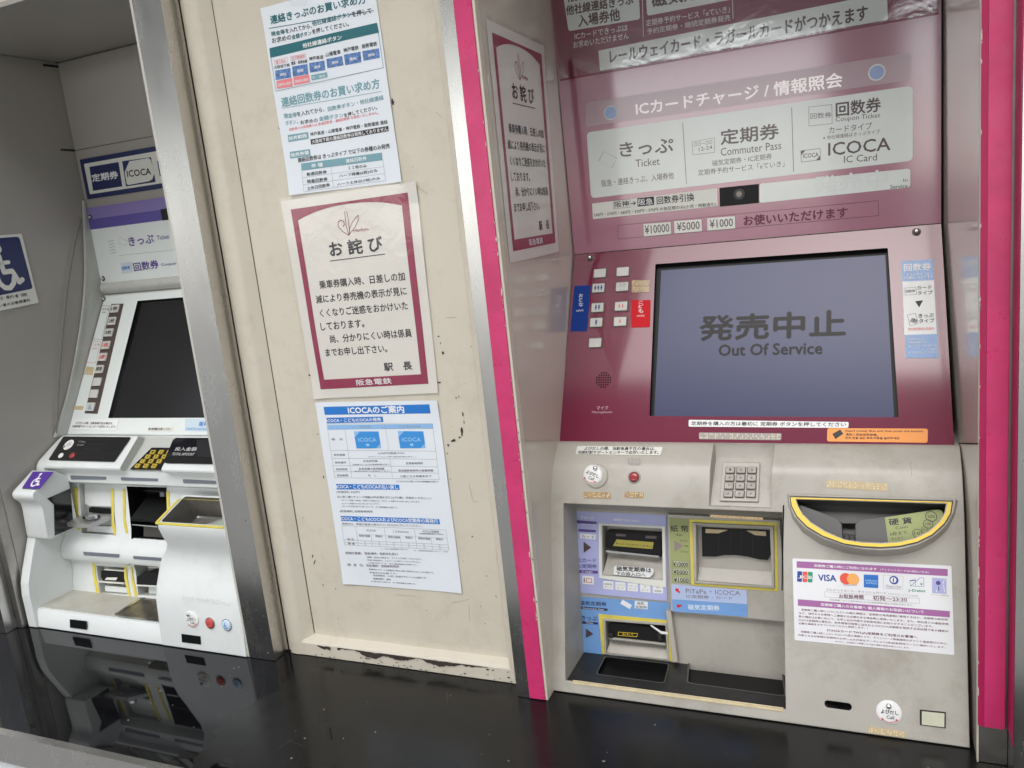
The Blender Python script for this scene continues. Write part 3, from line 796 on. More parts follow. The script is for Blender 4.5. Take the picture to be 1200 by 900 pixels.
poly('slot_flap', 'cr', [(-0.0303,-0.0483),(-0.0247,-0.0486),(-0.0245,-0.0585),(-0.0304,-0.0583)], charc, tm, -.03, -.028)
cs = poly('coin_sticker', 'cr', [(0.0109,-0.0271),(0.0696,-0.0144),(0.0737,-0.015),(0.0763,-0.0182),(0.0755,-0.0216),(0.0702,-0.0315),(0.0584,-0.0438),(0.0435,-0.0529),(0.0252,-0.0585),(0.0142,-0.0602)], olive, tm, -.0134, -.0131)
i = Ink('cr', ink, cs, -.0129)
i.t('硬 貨', (0.016,-0.0371,0.042,-0.0331,0.0081), 1).t('Coin', (0.023,-0.0418,0.0368,-0.0389,0.0033))
i.t('6枚まで', (0.0166,-0.0503,0.0361,-0.0469,0.0047)).t('まとめて', (0.0181,-0.0552,0.0315,-0.0532,0.0031)).t('入れられます', (0.0192,-0.0594,0.0342,-0.0567,0.0025))
for (x, y, rx) in ((982,186,0),):
    pass
for c, r, s in (((0.0631,-0.0236),.0066,'500'),((0.0595,-0.033),.0056,'100'),((0.0552,-0.0404),.004,'50'),((0.047,-0.0454),.0055,'10')):
    pts = circle(c, r, 24)
    ii = [(c[0] + (p[0] - c[0]) * .88, c[1] + (p[1] - c[1]) * .88) for p in pts]
    i.add(pts + ii, [[k, (k + 1) % 24, 24 + (k + 1) % 24, 24 + k] for k in range(24)])
    i.t(s, (c[0] - r * .6, c[1] - r * .3, c[0] + r * .6, c[1] - r * .3, r * .62))
i.done()

# header sign panel
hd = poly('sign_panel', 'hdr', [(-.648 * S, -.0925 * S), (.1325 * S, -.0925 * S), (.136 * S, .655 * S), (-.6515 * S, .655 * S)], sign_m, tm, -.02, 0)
bp = poly('printed_band', 'hdr', [(-0.3974,0.1664),(0.0542,0.1632),(0.0539,0.1288),(-0.4006,0.1309)], band, hd, .0002, .0005, r=.006)
w1 = poly('printed_panel', 'hdr', [(-0.3998,0.1224),(0.0565,0.1212),(0.0555,0.0238),(-0.4016,0.0224)], glassw, hd, .0002, .0005, r=.007)
w2 = poly('printed_panel', 'hdr', [(-0.4008,0.0141),(-0.2061,0.0162),(-0.2066,-0.0098),(-0.4014,-0.0102)], creams, hd, .0002, .0006, r=.002)
w3 = poly('printed_panel', 'hdr', [(-0.1456,0.0158),(0.0524,0.0139),(0.0521,-0.0111),(-0.1468,-0.0114)], glassw, hd, .0002, .0005, r=.004)
cam_box = poly('camera_window', 'hdr', [(-0.2029,0.0163),(-0.1465,0.0159),(-0.1477,-0.0113),(-0.2035,-0.011)], blackm, hd, .0002, .0008)
poly('lens', 'hdr', circle((-0.1746,0.0042), .008, 24), dark_scr, cam_box, .0009, .0022)
poly('lens_glass', 'hdr', circle((-0.1746,0.0042), .0042, 20), mat('lens_brown', (.05, .03, .02), .1, coat=1), cam_box, .0022, .0034)
for p in ((-0.3591,0.146), (0.0129,0.1449)):
    poly('lamp_ring', 'hdr', circle(p, .0108, 28), whites, hd, .0006, .001)
    poly('lamp_lens', 'hdr', circle(p, .0089, 28), mat('pale_blue_lamp', (.30, .40, .68), .25, coat=.5), hd, .001, .0016)
i = Ink('hdr', mat('glowing_band_ink', (.80, .76, .77), .3, emit='fff4f4', es=.10), hd, .00075)  # slight glow added to lift the lettering; the sign is not backlit
i.t('ICカードチャージ / 情報照会', (-0.3197,0.1362,-0.0305,0.1331,0.0193), .8).done()
i = Ink('hdr', inkg, hd, .00075)
i.t('きっぷ', (-0.3496,0.0793,-0.2675,0.0763,0.0208), .8).t('Ticket', (-0.3264,0.061,-0.2891,0.0602,0.0111)).t('阪急・連絡きっぷ、入場券他', (-0.3823,0.0376,-0.2692,0.0371,0.0104))
i.t('定期券', (-0.1973,0.0772,-0.1162,0.0758,0.0211), .8).t('Commuter Pass', (-0.1982,0.0617,-0.1134,0.0607,0.0111)).t('磁気定期券・IC定期券', (-0.2112,0.0485,-0.1268,0.0484,0.0085)).t('定期券予約サービス「eていき」', (-0.2325,0.0374,-0.1101,0.0359,0.0086))
i.t('回数券', (-0.073,0.0964,-0.0456,0.0946,0.0076)).t('回数券', (-0.0395,0.0946,0.0171,0.0939,0.0187), .8).t('Coupon Ticket', (-0.0405,0.0864,0.0162,0.0842,0.0079)).t('カードタイプ', (-0.0494,0.0733,0.0058,0.0721,0.0092))
i.t('※ 他社線連絡はきっぷタイプ', (-0.0574,0.0659,0.0155,0.065,0.0055)).t('ICOCA', (-0.0511,0.0438,0.028,0.0414,0.017), .5).t('IC Card', (-0.031,0.0315,0.011,0.0297,0.0093)).t('ICOCA', (-0.0843,0.0445,-0.0639,0.0441,0.006), .6)
i.l((-0.2509,0.1157), (-0.2509,0.0272), .0008).l((-0.0973,0.1156), (-0.098,0.0275), .0008)
i.frame_([(-0.3752,0.0909),(-0.3547,0.078),(-0.3634,0.0645),(-0.3844,0.0779)], .0004)
i.frame_([(-0.2388,0.0871),(-0.2057,0.089),(-0.2069,0.0678),(-0.239,0.0682)], .0005).frame_([(-0.0749,0.1131),(-0.0443,0.112),(-0.0446,0.0861),(-0.0754,0.087)], .0005).frame_([(-0.0873,0.0552),(-0.0611,0.0553),(-0.0615,0.0391),(-0.0874,0.0392)], .0006)
i.p([(-0.0869,0.0547),(-0.081,0.0548),(-0.0871,0.0487)], 0).p([(-0.0619,0.0396),(-0.0677,0.0394),(-0.0618,0.0455)], 0)
i.t('○○－○○', (-0.236,0.08,-0.2094,0.0806,0.0053)).t('12-24', (-0.2295,0.0724,-0.2098,0.0735,0.0053)).done()
i = Ink('hdr', inkf, hd, .00075); i.t('発売中', (-0.0713,-0.0061,0.0242,-0.0067,0.023), .8).done()
i = Ink('hdr', ink, hd, .00085)
i.t('In', (0.0437,-0.0026,0.0491,-0.0028,0.0038)).t('Service', (0.0272,-0.0104,0.0487,-0.0111,0.0051))
i.t('阪神', (-0.3643,0.004,-0.3417,0.0036,0.0091), .5).frame_([(-0.366,0.0148),(-0.3388,0.0148),(-0.3398,0.002),(-0.3665,0.0023)], .0004).t('→', (-0.3382,0.0042,-0.3302,0.0044,0.0066), 1)
i.p([(-0.3275,0.0145),(-0.3015,0.0146),(-0.3019,0.0019),(-0.3279,0.0017)], 0).t('回数券引換', (-0.2975,0.0019,-0.2407,0.0016,0.0117), .5)
i.t('190円・270円・280円・320円・370円 の各区間のみ(小児・特割含む)', (-0.3986,-0.0076,-0.2089,-0.01,0.0063), .3).done()
i = Ink('hdr', inkw, hd, .001); i.t('阪急', (-0.3263,0.0035,-0.3038,0.003,0.0094), .5).done()
for q, s, a in (([(-0.3206,-0.0252),(-0.2782,-0.0264),(-0.2789,-0.0443),(-0.3215,-0.0443)], '¥10000', (-0.3192,-0.0407,-0.2811,-0.0408,0.0129)), ([(-0.2728,-0.0255),(-0.2317,-0.0267),(-0.2318,-0.0444),(-0.2736,-0.0439)], '¥5000', (-0.2695,-0.0404,-0.2349,-0.0408,0.0122)), ([(-0.2232,-0.0261),(-0.1824,-0.0268),(-0.1829,-0.0447),(-0.2238,-0.0442)], '¥1000', (-0.2199,-0.0408,-0.1859,-0.0412,0.012))):
    sh = poly('price_plate', 'hdr', q, creams, hd, .0002, .0014, r=.001)
    Ink('hdr', inkg, sh, .0016).t(s, a, .4).done()
Ink('hdr', inkm, hd, .0007).t('お使いいただけます', (-0.1705,-0.0422,-0.0279,-0.0437,0.0145), .9).done()
Ink('hdr', mat('shadow_line', (.10, .01, .03), .3, coat=.5), hd, .0004, 'outline').frame_([(-0.362,-0.0233),(0.012,-0.0245),(0.0125,-0.0455),(-0.3638,-0.045)], .0006).done()
# overlaid banner under crinkled film
bn_ = poly('banner', 'hdr', [(-0.435,0.2043), (0.0875,0.2047), (.136 * S, .60 * S), (-.6515 * S, .60 * S)], maroon_s, hd, .0002, .0012)
poly('banner_strip', 'hdr', [(-0.3706,0.238),(0.027,0.2431),(0.0273,0.209),(-0.3704,0.209)], glassw, bn_, .0013, .0016, r=.002)
poly('banner_panel', 'hdr', [(-0.4193,0.3384),(-0.3021,0.3354),(-0.3036,0.2705),(-0.4148,0.2736)], glassw, bn_, .0013, .0016, r=.004)
poly('banner_panel', 'hdr', [(-0.2923,0.3271),(-0.1446,0.3233),(-0.146,0.2724),(-0.2928,0.2731)], glassw, bn_, .0013, .0016, r=.004)
i = Ink('hdr', mat('banner_dark_ink', (.055, .012, .02), .4), bn_, .0018)
i.t('レールウェイカード・ラガールカードがつかえます', (-0.3535,0.2169,0.0029,0.2134,0.0189), 1)
i.t('他社線連絡きっぷ', (-0.4159,0.2964,-0.3119,0.2929,0.0141), 1.1).t('入場券他', (-0.3985,0.2764,-0.3337,0.2746,0.0169), 1.1).t('阪急線きっぷ', (-0.411,0.3141,-0.3215,0.3123,0.0131), 1.1)
i.t('磁気定期券', (-0.2847,0.2827,-0.1693,0.2804,0.0181), 1.1).done()
i = Ink('hdr', inkw, bn_, .0016)
i.t('ICカードできっぷは', (-0.4059,0.2599,-0.3232,0.2582,0.009)).t('お求めいただけません', (-0.4092,0.2475,-0.3226,0.2463,0.01)).t('定期券予約サービス「eていき」', (-0.2954,0.2588,-0.1752,0.2559,0.0092)).t('予約定期券・継続定期券発売', (-0.2947,0.2475,-0.1748,0.2451,0.0083))
i.l((-0.2979,0.3054), (-0.3004,0.2457), .0008).l((-0.1707,0.2895), (-0.1711,0.2462), .0008).done()
poly('clear_film', 'hdr', [(-0.4347,0.2068), (0.0876,0.2068), (.136 * S, .61 * S), (-.6515 * S, .61 * S)], MATS['crinkled_clear_film'], bn_, .0022, .0026)

# screen panel
sp_ = poly('screen_panel', 'scr', [(-.648 * S, -.0005), (-.648 * S, -.4555 * S), (.1375 * S, -.4555 * S), (.1325 * S, -.0005)], maroon, tm, -.012, 0)
hole = [(-0.3036,-0.0274),(0.0228,-0.0301),(0.0302,-0.2715),(-0.3003,-0.2687)]
cut(sp_, [cutter('scr', hole, -.009, .02, blackm, r=.002)], None)
poly('screen', 'scr', [(-0.2959,-0.0351),(0.0195,-0.0368),(0.0251,-0.2709),(-0.2952,-0.2691)], screen_m, tm, -.0115, -.0082)
i = Ink('scr', screen_t, tm, -.0079)
i.t('発売中止', (-0.2331,-0.1521,-0.0337,-0.1538,0.0381), 1.2).t('Out Of Service', (-0.2047,-0.1768,-0.0634,-0.1786,0.017), 1.2)
i.done()
poly('panel_edge', 'scr', [(-.648 * S, -.456 * S), (.138 * S, -.456 * S), (.138 * S, -.4585 * S), (-.648 * S, -.4585 * S)], chrome, tm, -.011, -.001)
BW, BH = .0192, .0142
people_b, people_r = inkp, inkr
def little_person(ik, c, h, full=True):
    x, y = c
    ik.p(circle((x, y + h * .36), h * .15, 10), 0)
    ik.p([(x - h * .2, y + h * .18), (x + h * .2, y + h * .18), (x + h * .17, y - h * .12), (x + h * .1, y - h * .12), (x + h * .08, y - h * .5), (x - h * .08, y - h * .5), (x - h * .1, y - h * .12), (x - h * .17, y - h * .12)], 0)
btn_me = {}
def push_button(frame, c, w, h, m, parent, proud=.0022, name='button', rimw=.0014):
    key = (round(w, 4), round(h, 4), m.name)
    if key not in btn_me:
        r_me = bpy.data.meshes.new('button_rim'); vs, fs = prism_data(rounded(rect((0, 0), w + 2 * rimw, h + 2 * rimw), .0012, 2), 0, proud * .45); r_me.from_pydata(vs, [], fs); r_me.materials.append(rim_m)
        b_me = bpy.data.meshes.new('button'); vs, fs = prism_data(rounded(rect((0, 0), w, h), .0008, 2), 0, proud); b_me.from_pydata(vs, [], fs); b_me.materials.append(m)
        btn_me[key] = (r_me, b_me)
    r_me, b_me = btn_me[key]
    b = place(name, b_me, FM[frame] @ Matrix.Translation((c[0], c[1], 0)), parent)
    place('button_rim', r_me, FM[frame] @ Matrix.Translation((c[0], c[1], 0)), b)
    return b
for k_, c in enumerate(((-0.3917,-0.0364), (-0.3543,-0.0366), (-0.3922,-0.0614), (-0.3538,-0.0619), (-0.3914,-0.0943), (-0.3535,-0.0943), (-0.3918,-0.119), (-0.3534,-0.1194), (-0.3911,-0.1524))):
    b = push_button('scr', c, BW, BH, keyw, tm)
    if k_ in (2, 4, 6):
        n = {2: 3, 4: 2, 6: 1}[k_]
        ik = Ink('scr', dblue, b, .0024, 'person_symbols')
        for q in range(n): little_person(ik, (c[0] + (q - (n - 1) / 2) * .005, c[1]), .0085)
        ik.done()
    if k_ in (5, 7):
        n = {5: 2, 7: 1}[k_]
        ik = Ink('scr', inkr, b, .0024, 'child_symbols')
        for q in range(n): little_person(ik, (c[0] + (q - (n - 1) / 2) * .0055, c[1]), .0062)
        ik.done()
    if k_ == 3:
        ik = Ink('scr', inks, b, .0024)
        ik.t('呼 戻', (c[0] - .0055, c[1] + .0025, c[0] + .0055, c[1] + .0025, .003), .5).t('とりけし', (c[0] - .0065, c[1] - .0016, c[0] + .0065, c[1] - .0016, .0032), .5).t('Cancel', (c[0] - .0045, c[1] - .0052, c[0] + .0045, c[1] - .0052, .0022)).done()
lb_ = poly('adult_label', 'scr', [(-0.4329,-0.0545),(-0.4058,-0.0553),(-0.4062,-0.1325),(-0.4341,-0.1312)], dblue, tm, 0, .0005, r=.002)
i = Ink('scr', inkw, lb_, .0007)
i.t('お', (-0.4242,-0.0746,-0.4175,-0.075,0.0059), .5).t('と', (-0.4236,-0.0818,-0.4178,-0.0822,0.0063), .5).t('な', (-0.4234,-0.0902,-0.4163,-0.0906,0.0067), .5).t('adult', (-0.4267,-0.0987,-0.4144,-0.0985,0.0036)).done()
lb_ = poly('child_label', 'scr', [(-0.3382,-0.085),(-0.308,-0.0864),(-0.3067,-0.1304),(-0.3356,-0.13)], redl, tm, 0, .0005, r=.002)
i = Ink('scr', inkw, lb_, .0007)
i.t('こ', (-0.3264,-0.0914,-0.3197,-0.0918,0.0044), .5).t('ど', (-0.3264,-0.0988,-0.3189,-0.0992,0.0061), .5).t('も', (-0.3259,-0.1066,-0.3185,-0.107,0.0065), .5).t('child', (-0.3281,-0.1128,-0.3165,-0.113,0.0032)).done()
braille('scr', [(-0.3391,-0.0516),(-0.3107,-0.0537),(-0.3102,-0.0632),(-0.339,-0.0611)], tm, gold, cells=5)
braille('scr', [(-0.3387,-0.0618),(-0.3102,-0.0638),(-0.3099,-0.0737),(-0.3384,-0.0722)], tm, gold, cells=5)
for c in ((-0.4103,-0.0085), (0.059,-0.0098)):
    bs = poly('bolt_shade', 'scr', circle(c, .0058, 20), rim_m, tm, 0, .0004)
    dome('bolt', 'scr', c, .0036, .006, chrome, tm)
# microphone grille: small round holes
c0 = (-0.3739,-0.2122)
gi = Ink('scr', rubber, tm, .0003, 'speaker_holes')
for a in range(-3, 4):
    for b in range(-3, 4):
        if a * a + b * b <= 12:
            gi.p(circle((c0[0] + a * .0036, c0[1] + b * .0037), .0013, 8), 0)
gi.p(circle((-0.3734,-0.2712), .001, 10), 0)
gi.done()
Ink('scr', mat('pink_white_ink', (.6, .42, .48), .4), tm, .0003).t('マイク', (-0.3818,-0.2588,-0.3637,-0.2586,0.0057)).t('Microphone', (-0.3885,-0.2652,-0.3572,-0.2649,0.0043)).done()
# coupon label on the right
lb_ = poly('coupon_label', 'scr', [(0.0389,-0.0515),(0.0772,-0.0518),(0.0796,-0.1918),(0.0412,-0.1909)], mat('coupon_blue', (.03, .17, .45), .32, coat=.3), tm, 0, .0004)
poly('label_field', 'scr', [(0.0397,-0.0817),(0.0779,-0.0827),(0.0784,-0.159),(0.04,-0.1584)], whites, lb_, .0004, .0006)
i = Ink('scr', inkw, lb_, .0007)
i.t('回数券', (0.0419,-0.0667,0.0746,-0.0678,0.0105), .9).t('きっぷタイプに', (0.045,-0.0742,0.0729,-0.0749,0.0047)).t('お引換えいただけます', (0.0406,-0.0789,0.0765,-0.0801,0.0047))
i.t('引換回数券発売', (0.0434,-0.1661,0.0619,-0.1669,0.0028)).t('普通回数券 9枚', (0.0436,-0.1707,0.0652,-0.1715,0.0028)).t('時差回数券 平日10時から', (0.0437,-0.1755,0.0778,-0.1765,0.0028)).t('土・休日回数券', (0.0603,-0.1809,0.0782,-0.1812,0.0027)).t('土・休日回数券 土・休日終日', (0.0438,-0.1848,0.0786,-0.1857,0.0027)).done()
i = Ink('scr', ink, lb_, .0008)
i.frame_([(0.0421,-0.0913),(0.056,-0.0912),(0.0565,-0.1019),(0.0424,-0.102)], .0004).t('回数券', (0.0437,-0.0985,0.0548,-0.0982,0.0039), .6).t('カード', (0.0573,-0.0948,0.0748,-0.095,0.0053), .8).t('タイプ', (0.0577,-0.1027,0.0757,-0.1028,0.0057), .8)
i.p([(0.0542,-0.1113),(0.064,-0.1105),(0.0589,-0.1205)], 0)
i.frame_([(0.0441,-0.1305),(0.0543,-0.1283),(0.0574,-0.1432),(0.0472,-0.1465)], .0004).t('回数券', (0.0474,-0.1405,0.0544,-0.1437,0.0065), .5).t('きっぷ', (0.0579,-0.1355,0.0758,-0.1351,0.0059), .8).t('タイプ', (0.0582,-0.1428,0.0764,-0.1427,0.0059), .8).done()
Ink('scr', inkpk, lb_, .0008).t('他社線回数券は対象外', (0.0446,-0.1526,0.0763,-0.1534,0.0042), .5).done()
# labels under the screen
lb_ = poly('notice_strip', 'scr', [(-0.2425,-0.2745),(-0.03,-0.2779),(-0.0307,-0.286),(-0.2424,-0.2846)], whites, tm, 0, .0005, r=.002)
Ink('scr', ink, lb_, .0007).t('定期券を購入の方は最初に 定期券 ボタンを押してください', (-0.2386,-0.2826,-0.0335,-0.2842,0.0057), .7).done()
braille('scr', [(-0.2273,-0.2932),(-0.1152,-0.2939),(-0.1157,-0.3034),(-0.2269,-0.3028)], tm, clearb, cells=16)
lb_ = poly('notice_label', 'scr', [(-0.0567,-0.2864),(0.0639,-0.2866),(0.0628,-0.3051),(-0.0573,-0.3045)], orange, tm, 0, .0005, r=.003)
i = Ink('scr', ink, lb_, .0007)
i.t('Insert money first and then press the button.', (-0.0341,-0.2919,0.0591,-0.2921,0.0034), .8).t('请投入现金后再按键。', (-0.0341,-0.2965,0.005,-0.2969,0.0034), .5).t('먼저 돈을 넣은 후에 버튼을 눌러주세요.', (-0.0342,-0.3012,0.0313,-0.3012,0.0034), .7)
i.p([(-0.0505,-0.2945),(-0.0408,-0.2882),(-0.0369,-0.2938),(-0.0466,-0.3013)], 0).done()

# upper housing: call button, cancel, stickers, keypad
lb_ = poly('notice_strip', 'rt', [(-0.4042,-0.0026),(-0.2754,-0.0025),(-0.2774,-0.0165),(-0.4044,-0.0171)], creams, tm, .0004, .0010, r=.002)
Ink('rt', ink, lb_, .0012).t('よびだしの際、当駅係員不在の場合は、', (-0.3922,-0.0099,-0.2861,-0.0088,0.006), .8).t('河原町駅サポートセンターで応対いたします。', (-0.4014,-0.0167,-0.2804,-0.0148,0.0056), .8).done()
def call_disc(frame, c, r, parent, tilt, with_base=True, bolt_off=(.0, .0)):
    if with_base:
        dome('button_flare', frame, (c[0] + r * .32, c[1] - r * .1), r * 1.18, .0035, plas, parent)
    d = dome('call_cover', frame, c, r, .0062 if with_base else .0025, disc_m, parent, seg=32, smooth=40)
    top = .0063 if with_base else .0026
    bc_ = (c[0] + bolt_off[0] * r, c[1] + bolt_off[1] * r)
    bb = dome('cover_bolt', frame, bc_, r * .22, .004, chrome, d, n0=top - .0008)
    i = Ink(frame, ink, d, top + .0002)
    ca, sa = math.cos(tilt), math.sin(tilt)
    def R_(x, y): return (c[0] + r * (x * ca - y * sa), c[1] + r * (x * sa + y * ca))
    a, b = R_(-.62, -.12), R_(.72, -.12); i.t('よびだし', (*a, *b, r * .34), .9)
    a, b = R_(-.2, -.52), R_(.38, -.52); i.t('Call', (*a, *b, r * .28), .5)
    i.done()
    i = Ink(frame, inkr, d, top + .0002, 'arrow_mark')
    pts = [R_(.78 * math.cos(math.radians(a_)), .78 * math.sin(math.radians(a_)) - .03) for a_ in range(228, 320, 9)]
    for p0, p1 in zip(pts, pts[1:]): i.l(p0, p1, r * .045)
    i.p(circle(pts[0], r * .09, 8), 0); i.p(circle(pts[-1], r * .09, 8), 0)
    i.done()
    return d
call_disc('rb', (-0.3728,-0.0144), .0150, tm, -.36, bolt_off=(.3, .58))
dome('button_flare', 'rb', (-0.3119,-0.016), .0095, .0012, plas, tm)
dome('cancel_button', 'rb', (-0.3119,-0.016), .0068, .0042, redb, tm, n0=.0008)
poly('button_collar', 'rb', circle((-0.3119,-0.016), .0077, 28), rim_m, tm, .001, .0018)
Ink('rb', inks, tm, .0012).t('とりけし', (-0.3227,0.0066,-0.3024,0.0067,0.0043), .3).t('Cancel', (-0.3216,0.0018,-0.3041,0.0019,0.0034)).done()
braille('rb', [(-0.386,-0.0394),(-0.346,-0.0386),(-0.344,-0.0473),(-0.3848,-0.048)], tm, gold, cells=6)
braille('rb', [(-0.3247,-0.0373),(-0.2968,-0.0369),(-0.297,-0.0453),(-0.3246,-0.0455)], tm, gold, cells=4)
kpl = poly('keypad_plate', 'kp', [(-0.1924,-0.006),(-0.1429,-0.0057),(-0.1423,-0.063),(-0.193,-0.0638)], plas, tm, .0006, .003)
kq = [Vector(a) for a in [(-0.1816,-0.0185),(-0.1526,-0.018),(-0.1523,-0.053),(-0.182,-0.0541)]]
kme = bpy.data.meshes.new('key'); vs_, fs_ = prism_data(rounded(rect((0, 0), .0108, .0086), .0012, 2), 0, .0026); kme.from_pydata(vs_, [], fs_); kme.materials.append(keym)
kwe = bpy.data.meshes.new('key_well'); vs_, fs_ = prism_data(rounded(rect((0, 0), .0132, .0110), .0012, 2), 0, .0006); kwe.from_pydata(vs_, [], fs_); kwe.materials.append(rim_m)
ik_l = '123456789*0#'
for r in range(4):
    for c in range(3):
        u_, v_ = c / 2, r / 3
        p = (kq[0] * (1 - u_) + kq[1] * u_) * (1 - v_) + (kq[3] * (1 - u_) + kq[2] * u_) * v_
        M_ = FM['kp'] @ Matrix.Translation((p.x, p.y, .003))
        k_ = place('key', kme, M_, kpl)
        place('key_well', kwe, M_, kpl)
        Ink('kp', ink, kpl, .0058, 'key_symbol').t(ik_l[r * 3 + c], (p.x - .0012, p.y - .0012, p.x + .0012, p.y - .0012, .0027), .8).done()
braille('rb', [(-0.2042,-0.064),(-0.1355,-0.0649),(-0.1354,-0.0682),(-0.2046,-0.0675)], tm, gold, cells=12)
braille('rb', [(-0.0569,-0.0131),(0.0153,-0.0151),(0.0146,-0.0251),(-0.0572,-0.0228)], tm, gold2, cells=11)
Ink('ra', inks, tm, .0004, 'scratches').l((0.0409,0.084), (0.0422,0.0656), .0004).done()

# card windows
def window(frame, q, bev, m_):
    pass
def inset(pts, f):
    c = Vector((sum(p[0] for p in pts) / len(pts), sum(p[1] for p in pts) / len(pts)))
    return [tuple(Vector(p).lerp(c, f)) for p in pts]
lv = ring('card_slot_sticker', 'st', [(-0.4167,-0.0044),(-0.2782,-0.0046),(-0.2826,-0.1332),(-0.4218,-0.1322)], [(-0.3766,-0.024),(-0.285,-0.0242),(-0.287,-0.102),(-0.3798,-0.1015)], lav, tm, .0002, .0009, label='lavender sticker round the upper card slot')
ring('slot_frame', 'st', [(-0.3811,-0.0215),(-0.2806,-0.0209),(-0.2827,-0.1125),(-0.3846,-0.1061)], [(-0.3766,-0.024),(-0.285,-0.0242),(-0.287,-0.102),(-0.3798,-0.1015)], creams, tm, .001, .0022)
for q in ([(-0.1105,0.0233),(-0.1089,0.0233),(-0.1113,-0.0413),(-0.1129,-0.0414)], [(-0.1129,-0.0414),(-0.1113,-0.0413),(-0.1127,-0.088),(-0.1143,-0.0881)]):
    poly('seam', 'ra', q, rubber, tm, .0001, .0003)
cb = poly('slot_block', 'st', [(-0.3712,-0.0354),(-0.2891,-0.0359),(-0.2904,-0.0697),(-0.3743,-0.0619)], blackm, tm, -.022, -.006)
poly('slot_sticker', 'st', [(-0.3567,-0.0468),(-0.3002,-0.0478),(-0.3027,-0.0582),(-0.363,-0.0571)], mat('dull_yellow_sticker', (.42, .36, .06), .4), cb, -.006, -.0056)
Ink('st', ink, cb, -.0054).t('ゆっくり入れてください', (-0.3583,-0.0541,-0.3035,-0.0557,0.0028), .8).done()
for k in range(5):
    a_ = cb.name
    x_ = -.547 * S + k * .021
    poly('roller', 'st', [(x_, -.148 * S), (x_ + .012, -.149 * S), (x_ + .012, -.156 * S), (x_, -.155 * S)], chrome, cb, -.006, -.004)
poly('slot_lip', 'st', [(-0.3733,-0.063),(-0.2921,-0.0664),(-0.2922,-0.0692),(-0.3718,-0.0664)], chrome, cb, -.006, -.001)
poly('slot_sensor', 'st', [(-0.3572,-0.0382),(-0.3423,-0.0382),(-0.3424,-0.0417),(-0.3573,-0.0418)], inkg, cb, -.006, -.0057)
poly('slot_sensor', 'st', [(-0.3121,-0.0386),(-0.2959,-0.0385),(-0.2961,-0.0424),(-0.3123,-0.0427)], inkg, cb, -.006, -.0057)
# sloping sill of the window
wedge('window_sill', 'st', [(-0.3727,-0.0653),(-0.29,-0.0697),(-0.2879,-0.1021),(-0.3795,-0.1011)], -.020, -.0008, -.0218, plas_in, tm)
wedge('window_sill', 'st', [(-0.376,-0.2034),(-0.2863,-0.2016),(-0.2851,-0.2236),(-0.38,-0.2234)], -.018, -.0008, -.0218, plas_in, tm)
lb_ = poly('notice_tag', 'st', [(-0.3598,-0.0849),(-0.2997,-0.0851),(-0.3005,-0.0924),(-0.3063,-0.0994),(-0.3619,-0.0987)], whites, tm, .0022, .0027, r=.003)
Ink('st', ink, lb_, .0029).t('磁気定期券は', (-0.3563,-0.0922,-0.3034,-0.0914,0.007), 1.2).t('下の投入口へ', (-0.3575,-0.0987,-0.3122,-0.0984,0.0053), .9).done()
i = Ink('st', inkw, lv, .0011)
i.t('チャージ', (-0.4097,-0.0172,-0.389,-0.0177,0.0062), .5).t('精算機ではありません', (-0.3579,-0.0165,-0.318,-0.0171,0.0038), .4).t('カード', (-0.4093,-0.026,-0.385,-0.0266,0.0044), .3)
i.p([(-0.4118,-0.0389),(-0.3865,-0.0393),(-0.3878,-0.0469),(-0.4122,-0.0465)], 0)
for a in range(5):
    x = 278 + a * 109; y = 678 + a * 9
    pass
i.done()
for q in ([(-0.3788,-0.1102),(-0.3628,-0.11),(-0.3634,-0.1227),(-0.3791,-0.1226)], [(-0.36,-0.1101),(-0.3441,-0.1101),(-0.3445,-0.1228),(-0.3602,-0.1227)], [(-0.341,-0.1102),(-0.3253,-0.1102),(-0.3257,-0.1226),(-0.3412,-0.1225)], [(-0.3219,-0.1103),(-0.3062,-0.1102),(-0.3066,-0.1225),(-0.3221,-0.1224)], [(-0.303,-0.1101),(-0.2875,-0.1101),(-0.2877,-0.1223),(-0.3032,-0.1224)]):
    poly('card_tag', 'st', q, whites, lv, .0009, .0012, r=.0008)
poly('card_tag', 'st', [(-0.4117,-0.1046),(-0.3935,-0.1046),(-0.3942,-0.1175),(-0.412,-0.1175)], whites, lv, .0009, .0012, r=.0008)
i = Ink('st', inks, lv, .0014)
for s1, s2, a, b in (('回数券', 'カード', (-0.3774,-0.1161,-0.3649,-0.116,0.0027), (-0.3769,-0.1205,-0.3654,-0.1204,0.0027)), ('レールウェイ', 'カード', (-0.3588,-0.1157,-0.3454,-0.1157,0.0023), (-0.3576,-0.1205,-0.3471,-0.1203,0.0026)), ('ラガール', 'カード', (-0.3398,-0.1157,-0.3266,-0.1157,0.0023), (-0.3387,-0.1205,-0.3282,-0.1203,0.0026)), ('IC', 'カード', (-0.3159,-0.1153,-0.3125,-0.1154,0.0024), (-0.3196,-0.1203,-0.3092,-0.1202,0.0026)), ('IC', '定期券', (-0.2971,-0.1154,-0.2937,-0.1154,0.0024), (-0.3007,-0.1203,-0.2902,-0.1201,0.0026))):
    i.t(s1, a, .3).t(s2, b, .3)
i.t('●', (-0.4092,-0.1103,-0.4078,-0.1102,0.0018)).done()
i = Ink('st', inkp, lv, .0014)
i.p([(-0.4156,-0.0184),(-0.3842,-0.0192),(-0.3844,-0.023),(-0.4159,-0.0232)], 0).p([(-0.4138,-0.0319),(-0.3862,-0.0322),(-0.3863,-0.0357),(-0.414,-0.036)], 0).p([(-0.4185,-0.0958),(-0.3863,-0.0952),(-0.3866,-0.0995),(-0.4186,-0.1005)], 0)
i.done()
i = Ink('st', mat('navy_ink_soft', (.12, .12, .30), .4), lv, .0014)
